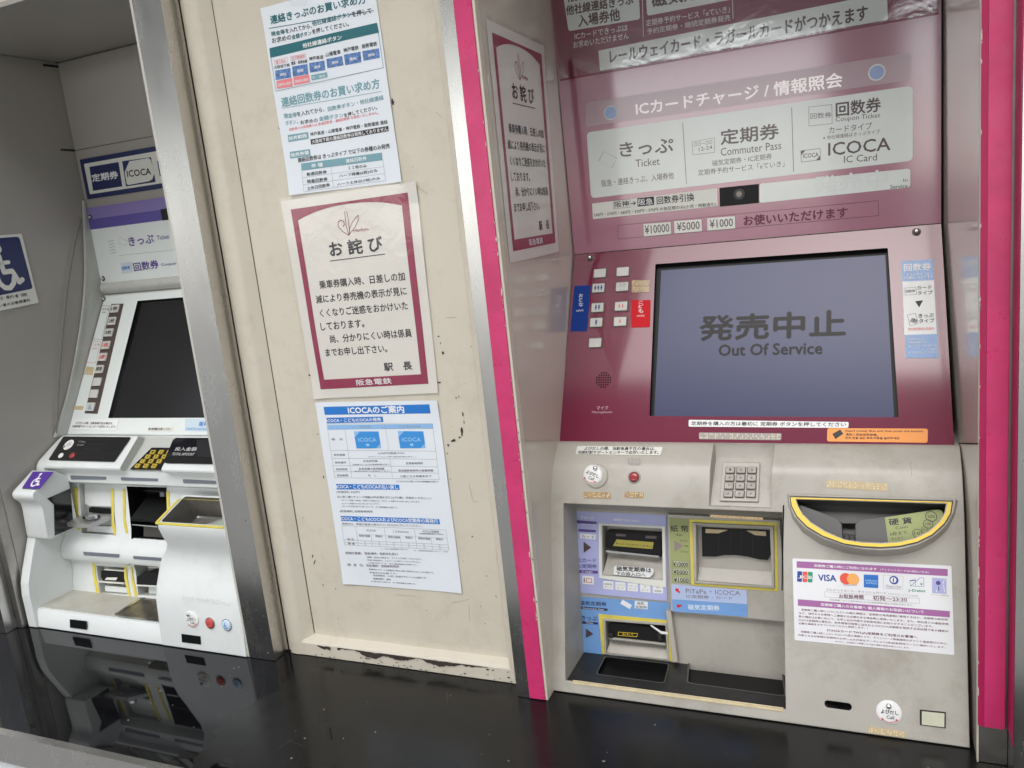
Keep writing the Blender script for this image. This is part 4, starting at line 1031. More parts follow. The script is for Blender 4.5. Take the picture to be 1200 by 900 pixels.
i.t('ICカード', (-0.4177,-0.0836,-0.3882,-0.0823,0.0061), .6).t('IC定期券', (-0.4178,-0.0933,-0.3874,-0.0914,0.0064), .6).t('カード', (-0.4095,-0.0462,-0.3887,-0.046,0.0053), .4).done()
i = Ink('st', inkw, lv, .0016); i.t('IC CARD', (-0.4123,-0.0993,-0.395,-0.0994,0.0027), .5).done()
i = Ink('st', ink, lv, .0016); i.p([(-0.4096,-0.1101),(-0.4081,-0.1102),(-0.4084,-0.115),(-0.4099,-0.115)], 0).p([(-0.4095,-0.1076),(-0.408,-0.1077),(-0.4081,-0.1089),(-0.4095,-0.1089)], 0).done()
i = Ink('st', redl, lv, .0016, 'card_logo'); i.frame_([(-0.4055,-0.1082),(-0.3964,-0.108),(-0.3967,-0.1145),(-0.4058,-0.1145)], .0008).done()
arr = poly('arrow_mark', 'st', [(-0.4065,-0.0515),(-0.3953,-0.0596),(-0.407,-0.0683)], mat('dark_brown_print', (.07, .045, .04), .4), lv, .0011, .0022)
# lower blue sticker
bl = ring('ticket_slot_sticker', 'st', [(-0.4218,-0.1384),(-0.2781,-0.1354),(-0.2776,-0.2237),(-0.419,-0.2275)], [(-0.3839,-0.1644),(-0.2808,-0.1629),(-0.2803,-0.2237),(-0.3833,-0.2238)], sky_s, tm, .0002, .0008, label='blue sticker round the lower ticket slot')
ring('yellow_slot_frame', 'st', [(-0.3885,-0.1626),(-0.2793,-0.162),(-0.2776,-0.2237),(-0.3862,-0.2248)], [(-0.3817,-0.1685),(-0.2836,-0.1659),(-0.2818,-0.2234),(-0.3816,-0.2236)], yellow, tm, .0009, .0019)
lf = ring('slot_frame', 'st', [(-0.3817,-0.1685),(-0.2836,-0.1659),(-0.2818,-0.2234),(-0.3816,-0.2236)], [(-0.3781,-0.1722),(-0.2862,-0.17),(-0.2854,-0.223),(-0.3793,-0.223)], plas, tm, .0003, .0026)
cb = poly('slot_block', 'st', [(-0.373,-0.1769),(-0.2861,-0.1777),(-0.2871,-0.2009),(-0.3762,-0.2006)], blackm, tm, -.022, -.004)
Ink('st', yellow2, cb, -.0038, 'yellow_outline').frame_([(-0.3603,-0.1898),(-0.3302,-0.1889),(-0.3315,-0.1948),(-0.3617,-0.1958)], .0007).t('おもて', (-0.3543,-0.194,-0.3365,-0.1931,0.0029), .5).done()
poly('slot_lip', 'st', [(-0.3741,-0.1991),(-0.2878,-0.1991),(-0.2876,-0.2018),(-0.3746,-0.2018)], plas, cb, -.006, -.0005)
for q in ([(-0.3738,-0.1917),(-0.368,-0.1916),(-0.3684,-0.1993),(-0.3741,-0.1991)], [(-0.2988,-0.1838),(-0.2934,-0.1841),(-0.2939,-0.1953),(-0.2993,-0.1949)]):
    poly('slot_guide', 'st', q, charc, cb, -.004, .0)
poly('torn_label', 'st', [(-0.3093,-0.1721),(-0.3069,-0.1711),(-0.2924,-0.1792),(-0.2831,-0.1795),(-0.2825,-0.1832),(-0.2926,-0.1832)], whites, tm, .0026, .0030)
poly('ticket_tag', 'st', [(-0.35,-0.1371),(-0.3358,-0.1442),(-0.3393,-0.1505),(-0.3538,-0.1435)], whites, bl, .0008, .0011, r=.0005)
poly('ticket_tag', 'st', [(-0.331,-0.1369),(-0.3114,-0.1371),(-0.3122,-0.1486),(-0.332,-0.1489)], whites, bl, .0008, .0011, r=.0008)
i = Ink('st', inks, bl, .0013); i.t('磁気', (-0.3275,-0.1427,-0.317,-0.1421,0.0048), .6).t('定期券', (-0.3304,-0.1487,-0.313,-0.1478,0.0048), .6).done()
i = Ink('st', navy, bl, .0010)
i.p([(-0.4188,-0.1534),(-0.3743,-0.1531),(-0.3745,-0.1567),(-0.419,-0.1572)], 0).p([(-0.4177,-0.1769),(-0.3903,-0.1762),(-0.3905,-0.1798),(-0.4179,-0.1806)], 0)
i.t('磁気定期券', (-0.418,-0.1512,-0.3753,-0.1496,0.0066), .5).t('きっぷ', (-0.4166,-0.1752,-0.3911,-0.174,0.0073), .5).done()
i = Ink('st', inkw, bl, .0012); i.t('Commuter Pass', (-0.4135,-0.1564,-0.3802,-0.1563,0.0023), .5).t('Ticket', (-0.4097,-0.1794,-0.398,-0.1793,0.0023), .5).done()
poly('arrow_mark', 'st', [(-0.4102,-0.1881),(-0.3991,-0.1952),(-0.4106,-0.2022)], MATS['dark_brown_print'], bl, .0008, .0018)
poly('divider_fin', 'st', [(-0.2828,-0.1447),(-0.2752,-0.1453),(-0.2682,-0.2209),(-0.2759,-0.2218)], plas, tm, 0, .010)
# banknote unit
bu = poly('banknote_plate', 'bn', [(-0.2744,0.0007),(-0.1194,-0.0012),(-0.1156,-0.1438),(-0.2755,-0.143)], plas, tm, -.012, 0)
bq = [(-0.2329,-0.0126),(-0.1329,-0.0117),(-0.1321,-0.094),(-0.2353,-0.0937)]
cut(bu, [cutter('bn', bq, -.0115, .02, plas_in)], None)
cut(body, [cutter('bn', bq, -.034, .002, plas_in)])
ring('yellow_note_frame', 'bn', [(-0.2429,-0.0048),(-0.1234,-0.0041),(-0.1243,-0.1007),(-0.2435,-0.1016)], [(-0.2387,-0.0089),(-0.1273,-0.0086),(-0.1286,-0.0969),(-0.2395,-0.0984)], yellow, tm, .0001, .0009)
ring('note_frame', 'bn', [(-0.2382,-0.0094),(-0.1276,-0.009),(-0.129,-0.0962),(-0.239,-0.0976)], [(-0.2332,-0.0122),(-0.1327,-0.0115),(-0.1319,-0.0944),(-0.2355,-0.0941)], plas, tm, .0001, .0035)
nm = poly('note_mouth', 'bn', [(-0.2274,-0.0187),(-0.1337,-0.0181),(-0.1331,-0.0505),(-0.1377,-0.0599),(-0.1484,-0.0599),(-0.1649,-0.0568),(-0.1816,-0.0558),(-0.1969,-0.0568),(-0.209,-0.0598),(-0.2281,-0.0607)], blackm, tm, -.034, -.007)
for k in range(6):
    x = 330 + k * 88
    pass
nr = Ink('bn', charc, nm, -.0062, 'mouth_ribs')
for a, b in (((-0.2027,-0.0266), (-0.2054,-0.0553)), ((-0.1864,-0.0222), (-0.1892,-0.0533)), ((-0.1721,-0.0214), (-0.174,-0.0532)), ((-0.1572,-0.0241), (-0.1582,-0.0557))):
    nr.l(a, b, .0006)
nr.done()
poly('note_guide', 'bn', [(-0.2217,-0.0197),(-0.1906,-0.0198),(-0.2044,-0.0253),(-0.2219,-0.0256)], gold2, nm, -.009, -.0055)
poly('note_guide', 'bn', [(-0.1653,-0.019),(-0.139,-0.0193),(-0.1392,-0.0255),(-0.1539,-0.025)], gold2, nm, -.009, -.0055)
wedge('note_sill', 'bn', [(-0.233,-0.0598),(-0.1336,-0.0584),(-0.1321,-0.0942),(-0.2353,-0.0939)], -.024, -.0008, -.0335, plas_in, tm)
ol = poly('note_sticker', 'bn', [(-0.2717,-0.0042),(-0.2434,-0.0052),(-0.2445,-0.0995),(-0.2729,-0.1003)], olive, tm, .0001, .0006)
i = Ink('bn', ink, ol, .0008)
i.t('紙 幣', (-0.2704,-0.0246,-0.2445,-0.0239,0.0096), .5).t('Bill', (-0.2621,-0.0299,-0.2547,-0.0303,0.0025))
i.t('まとめて', (-0.2574,-0.038,-0.2458,-0.0384,0.0022), .3).t('15枚', (-0.2517,-0.0456,-0.2461,-0.046,0.0025), .3).t('入ります', (-0.2577,-0.054,-0.2461,-0.0543,0.0022), .3).done()
for q, s, a in (([(-0.2693,-0.0671),(-0.2459,-0.0673),(-0.2462,-0.0751),(-0.2693,-0.0755)], '¥10000', (-0.2686,-0.0751,-0.2472,-0.0747,0.0062)), ([(-0.2698,-0.0787),(-0.246,-0.0789),(-0.2463,-0.0866),(-0.2698,-0.0869)], '¥5000', (-0.2687,-0.0864,-0.248,-0.0862,0.006)), ([(-0.2699,-0.0906),(-0.2461,-0.0906),(-0.2462,-0.0982),(-0.2699,-0.0984)], '¥1000', (-0.2685,-0.0981,-0.2474,-0.0979,0.0062))):
    pl_ = poly('value_tag', 'bn', q, mat('pale_olive', (.50, .52, .37), .4), ol, .0006, .0010, r=.001)
    Ink('bn', ink, pl_, .0012).t(s, a, .8).frame_(q, .0003).done()
poly('arrow_mark', 'bn', [(-0.2656,-0.0378),(-0.2545,-0.0444),(-0.2657,-0.0534)], mat('mauve_arrow', (.30, .22, .24), .4), ol, .0006, .0018)
s1 = poly('direction_sticker', 'bn', [(-0.2726,-0.1029),(-0.1672,-0.1029),(-0.1667,-0.1231),(-0.2728,-0.125)], mat('pale_lavender_sticker', (.42, .50, .72), .35), tm, .0001, .0006)
s2 = poly('direction_sticker', 'bn', [(-0.2728,-0.1251),(-0.1667,-0.1235),(-0.167,-0.1413),(-0.2721,-0.1433)], sky_s, tm, .0001, .0006)
Ink('bn', inks, s1, .0008).t('PiTaPa・ICOCA', (-0.2521,-0.1138,-0.1754,-0.1109,0.0064), .5).t('IC定期券・カード', (-0.2515,-0.1211,-0.1863,-0.1184,0.0049), .4).done()
Ink('bn', mat('pale_blue_ink', (.62, .72, .82), .4), s2, .0008).t('磁気定期券', (-0.2496,-0.1383,-0.2049,-0.1359,0.0077), .9).done()
def arrow(frame, c, L_, ang, m, parent, n):
    ca, sa = math.cos(ang), math.sin(ang)
    ik = Ink(frame, m, parent, n, 'arrow_mark')
    R_ = lambda x, y: (c[0] + L_ * (x * ca - y * sa), c[1] + L_ * (x * sa + y * ca))
    ik.p([R_(.5, 0), R_(.0, .42), R_(.0, .15), R_(-.5, .15), R_(-.5, -.15), R_(0, -.15), R_(0, -.42)], 0)
    return ik.done()
arrow('bn', (-0.264,-0.1112), .0085, math.radians(135), redl, s1, .0008)
arrow('bn', (-0.2628,-0.134), .0085, math.radians(195), redl, s2, .0008)
# charcoal trays
ty = xprism('tray', [(1.6255, -.9895), (1.5035, -.9895), (1.5035, -.9775), (1.6255, -.9775)], -.6155, -.1655, charc, tm)
cut(ty, [cutter('tray', [(-0.3808,1.0923),(-0.2814,1.0929),(-0.2765,1.0392),(-0.3794,1.0402)], -.0062, .01, blackm, r=.006), cutter('tray', [(-0.2581,1.1134),(-0.1232,1.1071),(-0.1137,1.0441),(-0.2481,1.0469)], -.0062, .01, blackm, r=.006)], None)
for q_ in ([(-0.3808,1.0923),(-0.2814,1.0929),(-0.2765,1.0392),(-0.3794,1.0402)], [(-0.2581,1.1134),(-0.1232,1.1071),(-0.1137,1.0441),(-0.2481,1.0469)]):
    o_ = rounded(q_, .006); c_x = sum(p[0] for p in o_) / len(o_); c_y = sum(p[1] for p in o_) / len(o_)
    ring('pan_rim', 'tray', o_, [(c_x + (p[0] - c_x) * .965, c_y + (p[1] - c_y) * .94) for p in o_], mat('pan_rim_highlight', (.07, .068, .065), .35), ty, .0016, .0024)  # raised rim with its highlight put into the lighter grey
# worn yellowish lip on the front edge
xprism('worn_lip', [(1.503, -.9737), (1.4975, -.9739), (1.4962, -.9765), (1.4962, -.9785), (1.503, -.9730)], -.60, -.17, mat('worn_cream_lip', (.60, .50, .31), .5, mottle=.2, mscale=40), tm)
ubox('machine_foot', (-.635, 1.53, -.9995), (.135, 1.88, -.9978), rubber, tm)
# card-brand sticker
cs_q = [(-0.0999,-0.0452),(0.0835,-0.0423),(0.0845,-0.1497),(-0.0989,-0.1508)]
cs = poly('payment_sticker', 'ra', cs_q, mat('white_glossy_sticker', (.74, .74, .76), .3, coat=.3), tm, .0002, .0008, r=.002)
n_ = .0010
pb = Ink('ra', purb, cs, n_ - .00005, 'purple_bar')
pb.p([(-0.0946,-0.0485),(0.0793,-0.0464),(0.0792,-0.055),(-0.0948,-0.0568)], 0).p([(-0.0941,-0.0975),(0.0806,-0.0971),(0.0805,-0.1047),(-0.0942,-0.1058)], 0).done()
Ink('ra', inkw, cs, n_ + .0002).t('定期券ご購入時にご利用になれます', (-0.0734,-0.0542,0.0004,-0.0537,0.0033), .9).t('(クレジットカードは1回払いのみ)', (0.0045,-0.0534,0.0586,-0.0534,0.0027), .6).t('定期券ご購入のお客様へ 個人情報のお取扱いについて', (-0.0662,-0.1035,0.0522,-0.1025,0.0036), .9).done()
i = Ink('ra', inkm, cs, n_)
i.t('お取扱時間', (-0.0442,-0.0919,-0.0155,-0.0909,0.0052), .7).t('初発～23:30', (-0.0047,-0.091,0.034,-0.0902,0.0057), .6).frame_([(-0.0614,-0.085),(0.0479,-0.0843),(0.0477,-0.0909),(-0.0615,-0.092)], .0002)
for y0, s, x0, x1 in ((382, '定期券ご購入時に入力いただいた個人情報は、定期券の発売業務に使用するほか、定期券の紛失時', 85, 1115), (398, 'など、当社からお客様へご連絡する必要がある場合等に使用いたします。また、他社局との連絡定期', 68, 1118), (419, '券の場合は必要に応じて、お申し込み内容を当該各社局にお知らせすることがございます。', 66, 1010), (445, 'ICOCA定期券の場合は、紛失再発行時等に当社およびICOCA定期券を発売する他社間で本人確認や', 68, 1118), (472, '必要な連絡をさせていただくために使用します。)', 70, 552), (532, '定期券ご購入時に入力いただいた個人情報のうち、キャンペーン等実施時のポイント進呈等のために、', 82, 1118), (552, '対象となるお客様の定期券のお申し込み内容をデータにより(株)阪急阪神カードに提供いたします。', 66, 1100)):
    pass
for s, a in (('定期券ご購入時に入力いただいた個人情報は、定期券の発売業務に使用するほか、定期券の紛失時', (-0.09,-0.112,0.0784,-0.109,0.0028)), ('など、当社からお客様へご連絡する必要がある場合等に使用いたします。また、他社局との連絡定期', (-0.093,-0.1163,0.0788,-0.1143,0.0028)),
             ('券の場合は必要に応じて、お申し込み内容を当該各社局にお知らせすることがございます。', (-0.0935,-0.1209,0.062,-0.1189,0.0029)), ('ICOCA定期券の場合は、紛失再発行時等に当社およびICOCA定期券を発売する他社間で本人確認や', (-0.0935,-0.1254,0.0786,-0.1231,0.0029)),
             ('必要な連絡をさせていただくために使用します。)', (-0.0936,-0.1301,-0.0112,-0.1282,0.0029)), ('定期券ご購入時に入力いただいた個人情報のうち、キャンペーン等実施時のポイント進呈等のために、', (-0.091,-0.1403,0.0778,-0.1379,0.0027)),
             ('対象となるお客様の定期券のお申し込み内容をデータにより(株)阪急阪神カードに提供いたします。', (-0.0946,-0.1451,0.0751,-0.143,0.0028)), ('※ただし、お客様のご希望により個人情報の提供を停止いたします。', (-0.0499,-0.1481,0.0356,-0.1473,0.002))):
    i.t(s, a, .25)
i.t('STACIAカードでPiTaPa定期券をご利用のお客様へ', (-0.0594,-0.1355,0.0446,-0.1338,0.0033), .8).done()
Ink('ra', inks, cs, n_).t('クレジットカード・キャッシュカード', (-0.059,-0.0837,0.0105,-0.0827,0.0029), .6).t('(PiTaPaデポジットサービス不可)', (0.0129,-0.0825,0.0463,-0.0828,0.0018), .2).t('取扱機器・カード発行会社によりお取扱時間が異なる場合があります。', (-0.0553,-0.0957,0.0406,-0.0945,0.0018), .2).done()
# logos
for q, m_, a, s in (([(-0.094,-0.0613),(-0.0882,-0.0613),(-0.0888,-0.0747),(-0.0946,-0.0746)], visa_b, (-0.0933,-0.0705,-0.0887,-0.0703,0.004), 'J'), ([(-0.0873,-0.0612),(-0.0816,-0.0612),(-0.0822,-0.0746),(-0.0878,-0.0746)], m_red, (-0.087,-0.0702,-0.0825,-0.0702,0.0039), 'C'), ([(-0.0809,-0.0611),(-0.0752,-0.0613),(-0.076,-0.0745),(-0.0813,-0.0745)], jgreen, (-0.0804,-0.0701,-0.0762,-0.0701,0.0038), 'B')):
    pl_ = poly('card_logo', 'ra', q, m_, cs, n_, n_ + .0002, r=.0008)
    Ink('ra', inkw, pl_, n_ + .0004).t(s, a, 1).done()
i = Ink('ra', visa_b, cs, n_, 'card_logo').t('VISA', (-0.0685,-0.0717,-0.0472,-0.071,0.008), 1.4)
i.add(circle((0.0197,-0.0643), .0052, 24), [list(range(24))]).done()
poly('card_logo', 'ra', circle((-0.0357,-0.0667), .0072, 28), m_red, cs, n_, n_ + .0002)
poly('card_logo', 'ra', circle((-0.0273,-0.0666), .0072, 28), m_or, cs, n_ + .0001, n_ + .0004)
Ink('ra', inks, cs, n_).t('mastercard', (-0.0392,-0.0754,-0.0231,-0.0747,0.0016), .2).t('Diners Club', (0.0106,-0.0731,0.0275,-0.0732,0.0025), .2).t('INTERNATIONAL', (0.0114,-0.0748,0.0267,-0.0747,0.0011)).frame_([(0.008,-0.0588),(0.0302,-0.0586),(0.0295,-0.0753),(0.0074,-0.0755)], .0002).t('ペイジー口座振替', (0.06,-0.0796,0.0798,-0.0794,0.0014)).done()
pl_ = poly('card_logo', 'ra', [(-0.0148,-0.0598),(0.002,-0.0594),(0.0017,-0.0756),(-0.0149,-0.0758)], amex_b, cs, n_, n_ + .0002)
Ink('ra', mat('pale_logo_ink', (.35, .6, .85), .4), pl_, n_ + .0004).t('AMERICAN', (-0.0134,-0.0679,0.0007,-0.0679,0.0021), .5).t('EXPRESS', (-0.0122,-0.071,0.0006,-0.0711,0.0021), .5).done()
Ink('ra', inkw, cs, n_ + .0002, 'card_logo').add(circle((0.0192,-0.0642), .0034, 20), [list(range(20))]).done()
Ink('ra', visa_b, cs, n_ + .0003, 'card_logo').l((0.0191,-0.0619), (0.019,-0.0668), .0014).done()
Ink('ra', jgreen, cs, n_, 'card_logo').t('J-Debit', (0.0354,-0.0778,0.0547,-0.0773,0.0038), 1.1).frame_([(0.0374,-0.0633),(0.0441,-0.0604),(0.0439,-0.0702),(0.0379,-0.0699)], .0004).t('¥', (0.0487,-0.068,0.0515,-0.0682,0.0028), .8).done()
Ink('ra', visa_b, cs, n_, 'card_logo').l((0.0374,-0.0637), (0.0436,-0.0629), .0010).l((0.0379,-0.0706), (0.0491,-0.059), .0005).l((0.0491,-0.059), (0.0531,-0.059), .0004).l((0.0531,-0.059), (0.0529,-0.0694), .0004).l((0.0442,-0.0701), (0.0529,-0.0694), .0004).done()
pl_ = poly('card_logo', 'ra', [(0.0621,-0.058),(0.0777,-0.0582),(0.0774,-0.0765),(0.0619,-0.0767)], lav, cs, n_, n_ + .0002)
Ink('ra', inkp, pl_, n_ + .0004, 'card_logo').add(circle((0.0687,-0.0639), .0026, 16), [list(range(16))]).l((0.0692,-0.0682), (0.0691,-0.0733), .001).done()
Ink('ra', inkw, pl_, n_ + .0004, 'card_logo').l((0.0756,-0.0591), (0.0736,-0.0649), .0008).l((0.0742,-0.066), (0.0756,-0.0745), .0008).l((0.0661,-0.0715), (0.0669,-0.0752), .0008).done()
# lower call button, window, tapes
call_disc('rc', (0.0111,-0.0651), .0146, tm, 0, False, bolt_off=(-.02, .56))
braille('rc', [(-0.0132,-0.0861),(0.0292,-0.0866),(0.0285,-0.0943),(-0.0138,-0.0944)], tm, gold2, cells=6)
poly('button_window', 'rc', [(0.0456,-0.0572),(0.0741,-0.0564),(0.0735,-0.076),(0.0453,-0.076)], black, tm, .0001, .0009)
poly('window_pane', 'rc', [(0.0477,-0.0586),(0.0724,-0.0581),(0.0718,-0.0744),(0.0474,-0.0747)], mat('yellowed_window', (.56, .56, .42), .3, coat=.4, mottle=.06, mscale=50), tm, .0009, .0018)
# ================================================================ NOTICES
def sheet_mesh(name, frame, q, m, parent=None, n=.0006, curl=.0018, nx=8, ny=10, seed=1, th=.0003):
    sh = Sheet(q); rr = random.Random(seed)
    ph = [rr.uniform(0, 6) for _ in range(4)]
    vs, fs = [], []
    for j in range(ny + 1):
        for i_ in range(nx + 1):
            x, y = i_ / nx, j / ny
            edge = max(abs(2 * x - 1), abs(2 * y - 1)) ** 6
            z = n + th
            p = sh.pt(x, y); vs.append((p[0], p[1], z))
    k = (nx + 1) * (ny + 1)
    vs += [(v[0], v[1], n) for v in vs]
    for j in range(ny):
        for i_ in range(nx):
            a = j * (nx + 1) + i_
            fs.append([a, a + nx + 1, a + nx + 2, a + 1])
            fs.append([k + a, k + a + 1, k + a + nx + 2, k + a + nx + 1])
    loop = [i_ for i_ in range(nx)] + [j * (nx + 1) + nx for j in range(ny)] + [ny * (nx + 1) + nx - i_ for i_ in range(nx)] + [(ny - j) * (nx + 1) for j in range(ny)]
    L_ = len(loop)
    for a in range(L_):
        b = (a + 1) % L_
        fs.append([loop[a], loop[b], k + loop[b], k + loop[a]])
    return mesh(name, vs, fs, m, frame, parent)
def notice(name, label, frame, q, m, n, group='notices stuck around the machines', **kw):
    c = FM[frame] @ Vector((*Sheet(q).pt(.5, 1), n))
    t_ = thing(name, label, 'notice', loc=c, group=group)
    global WARP
    WARP = None
    if frame == 'door':
        sh_ = Sheet(q); ce = Vector(sh_.pt(.5, .5)); W_ = (sh_.q[1] - sh_.q[0]).length; H_ = (sh_.q[3] - sh_.q[0]).length
        ex = (sh_.q[1] - sh_.q[0]).normalized(); k0 = q[0][0] * 97
        def warp(x, y):
            d = Vector((x, y)) - ce
            a = d.dot(ex) / W_ * 2; b = (d.x * -ex.y + d.y * ex.x) / H_ * 2
            wave = .00045 * math.sin(a * 3.1 + b * 1.7 + k0) + .0003 * math.sin(b * 5.3 - a * 2.2 + k0 * 2)
            cor = .0022 * max(0, abs(a) - .72) * max(0, abs(b) - .80) * 18 * (1 if a * b > 0 else .35)
            return max(0, wave + .0006) + cor
        WARP = warp
        return t_, sheet_mesh('paper_sheet', frame, q, m, t_, n, nx=20, ny=28)
    return t_, poly('paper_sheet', frame, q, m, t_, n, n + .0003, r=.0015)
# ---- apology notices (door panel and alcove side)
def apology(frame, q, label, seed):
    t_, sh0 = notice('apology_notice', label, frame, q, paper_c, .0006)
    sh = Sheet(q); N0 = .0012
    mb = Ink(frame, mat('faded_crimson_print', (.27, .012, .055), .4, mottle=.06, mscale=60), t_, N0, 'crimson_border')
    x0, y0, x1, y1 = .068, .045, .935, .952
    w = .05
    mb.p([sh.pt(x0, y0), sh.pt(x0 + w * .85, y0), sh.pt(x0 + w * .85, y1), sh.pt(x0, y1)], 0)
    mb.p([sh.pt(x1 - w, y0), sh.pt(x1, y0), sh.pt(x1, y1), sh.pt(x1 - w, y1)], .00001)
    mb.p([sh.pt(x0, y1 - w * .98), sh.pt(x1, y1 - w * .98), sh.pt(x1, y1), sh.pt(x0, y1)], .00002)
    # arched top edge
    for k in range(16):
        a, b = k / 16, (k + 1) / 16
        fa = lambda t: y0 + .012 + .055 * abs(2 * t - 1) ** 2.2
        xa, xb = x0 + (x1 - x0) * a, x0 + (x1 - x0) * b
        mb.p([sh.pt(xa, y0), sh.pt(xb, y0), sh.pt(xb, fa(b)), sh.pt(xa, fa(a))], .00003)
    # railway emblem: heart of two leaves
    def arc(pts, w_):
        for p0, p1 in zip(pts, pts[1:]): mb.l(sh.pt(*p0), sh.pt(*p1), w_, 0)
    arc([(.44, .16), (.455, .15), (.45, .135), (.43, .128), (.41, .135), (.405, .155), (.43, .18), (.475, .205)], .0012)
    arc([(.475, .205), (.49, .17), (.52, .14), (.565, .115), (.56, .14), (.53, .17), (.495, .19), (.475, .205)], .0009)
    arc([(.475, .205), (.465, .16), (.47, .09)], .001)
    arc([(.482, .2), (.488, .14), (.486, .09)], .001)
    mb.t('Hankyu', sh.t(.515, .176, .198, .625), .3)
    mb.done()
    i = Ink(frame, ink, t_, N0)
    i.t('お 詫 び', sh.t(.315, .225, .295, .715), 1.2).l(sh.pt(.305, .315), sh.pt(.725, .312), .0012)
    def row(s, x0_, x1_, yt, b=.7): i.t(s, sh.t(x0_, yt, yt + .04, x1_), b)
    row('乗車券購入時、日差しの加', .195, .85, .405)
    row('減により券売機の表示が見に', .15, .85, .475)
    row('くくなりご迷惑をおかけいた', .165, .845, .545)
    row('しております。', .155, .50, .612)
    row('尚、分かりにくい時は係員', .215, .85, .678)
    row('までお申し出下さい。', .16, .65, .745)
    row('駅　長', .61, .825, .838, 1.0)
    i.done()
    Ink(frame, inkw, t_, N0 + .0004).t('阪急電鉄', sh.t(.375, .912, .942, .655), .4).done()
    return t_
q_ap = [(-0.7998,0.0641),(-0.5688,0.0672),(-0.5754,-0.2311),(-0.7943,-0.2373)]
ap = apology('door', q_ap, 'crimson bordered apology notice taped in the middle of the cream door panel', 1)
sheet_mesh('clear_film', 'door', [(-0.8021,0.0687),(-0.5656,0.0708),(-0.572,-0.2363),(-0.7997,-0.2412)], MATS['clear_film'], ap, .0020, nx=20, ny=28)
ap2 = apology('lw', [(-0.0687,0.2497),(0.1342,0.246),(0.1181,-0.0527),(-0.072,-0.0538)], 'crimson bordered apology notice on the alcove side left of the maroon machine', 2)
poly('clear_film', 'lw', [(-0.0718,0.2552),(0.1383,0.2516),(0.121,-0.0621),(-0.0825,-0.0627)], MATS['clear_film'], ap2, .0020, .0022)
# ---- connecting ticket notice (top)
q = [(-0.7841,0.3307),(-0.5959,0.3336),(-0.5915,0.069),(-0.7815,0.0708)]
t_, _s = notice('ticket_notice', 'white notice in teal print on buying connecting tickets, topmost on the door panel', 'door', q, paper, .0006)
N0 = .0012
i = Ink('door', inkgr, t_, N0, 'teal_print')
i.t('連絡きっぷのお買い求め方', (-0.7705,0.307,-0.6112,0.3049,0.0112), 1.1).l((-0.7753,0.3023), (-0.6014,0.2934), .0009)
i.t('現金等', (-0.7729,0.2911,-0.7489,0.2903,0.0063), .8).t('他社線連絡ボタン', (-0.7011,0.2916,-0.6363,0.2922,0.0066), .8)
i.t('金額ボタン', (-0.7382,0.2809,-0.7046,0.2808,0.0062), .8)
i.p([(-0.7793,0.2763),(-0.5987,0.2778),(-0.5976,0.2652),(-0.78,0.2634)], 0)
i.frame_([(-0.7793,0.2763),(-0.5987,0.2778),(-0.5971,0.2199),(-0.7786,0.2172)], .0006)
i.done()
Ink('door', inkw, t_, N0 + .0001).t('他社線連絡ボタン', (-0.7221,0.2665,-0.6562,0.2666,0.0062), .9).done()
i = Ink('door', ink, t_, N0)
i.t('を入れてから、', (-0.7477,0.2904,-0.7023,0.2895,0.0065), .7).t('を押して', (-0.6354,0.2914,-0.6049,0.2908,0.007), .8).t('お求めの', (-0.7732,0.2817,-0.7393,0.2811,0.0071), .7).t('を押してください。', (-0.703,0.2816,-0.6424,0.281,0.0064), .7)
for s, a in (('大阪地下鉄', (-0.7758,0.2473,-0.7486,0.2464,0.0046)), ('電車・阪堺全線', (-0.7457,0.2477,-0.7183,0.2467,0.0046)), ('神戸高速', (-0.7146,0.2484,-0.6907,0.2473,0.0051)), ('山陽電車', (-0.6861,0.2488,-0.6614,0.2487,0.0056)), ('神戸電鉄', (-0.6563,0.2495,-0.6321,0.2494,0.0055)), ('能勢電鉄', (-0.6265,0.2496,-0.6029,0.2494,0.0055))):
    i.t(s, a, .6)
i.t('神戸高速・山陽電車・神戸電鉄・能勢電鉄 連絡', (-0.7311,0.1483,-0.6014,0.1477,0.0053), .4)
i.p([(-0.7318,0.1441),(-0.6011,0.1448),(-0.6015,0.1379),(-0.732,0.1369)], 0)
i.t('連絡回数券は きっぷタイプ で以下の券種のみ発売', (-0.7588,0.1151,-0.6032,0.1155,0.0066), .6)
for s, a in (('１１枚のみ', (-0.6751,0.0953,-0.6445,0.0946,0.0047)), ('普通回数券', (-0.7471,0.0946,-0.7119,0.0942,0.0049)), ('時差回数券', (-0.7474,0.0841,-0.7122,0.0838,0.0055)), ('土休日回数券', (-0.7492,0.0746,-0.7099,0.0756,0.0052)), ('ハーフ時差(6枚)のみ', (-0.6921,0.0852,-0.628,0.0855,0.0054)), ('ハーフ土休日(7枚)のみ', (-0.6977,0.0742,-0.6254,0.0751,0.0048)), ('を入れてから、', (-0.7485,0.1778,-0.7015,0.1783,0.0067)), ('・お求めの', (-0.7506,0.1667,-0.7153,0.166,0.0056)), ('を押してください。', (-0.6698,0.1655,-0.6149,0.1686,0.0057))):
    i.t(s, a, .5)
i.done()
i = Ink('door', inktl, t_, N0, 'faded_teal_print')
i.t('連絡回数券のお買い求め方', (-0.7721,0.1945,-0.6065,0.1951,0.0129), 1.0).l((-0.7724,0.193), (-0.6045,0.1906), .0007)
i.t('現金等', (-0.7717,0.1784,-0.7493,0.1776,0.0068), .7).t('回数券ボタン・他社線連絡', (-0.6957,0.1774,-0.6027,0.1795,0.0063), .7).t('ボタン', (-0.7704,0.1688,-0.7526,0.1687,0.0062), .7).t('金額ボタン', (-0.7126,0.1668,-0.6712,0.1663,0.0061), .7)
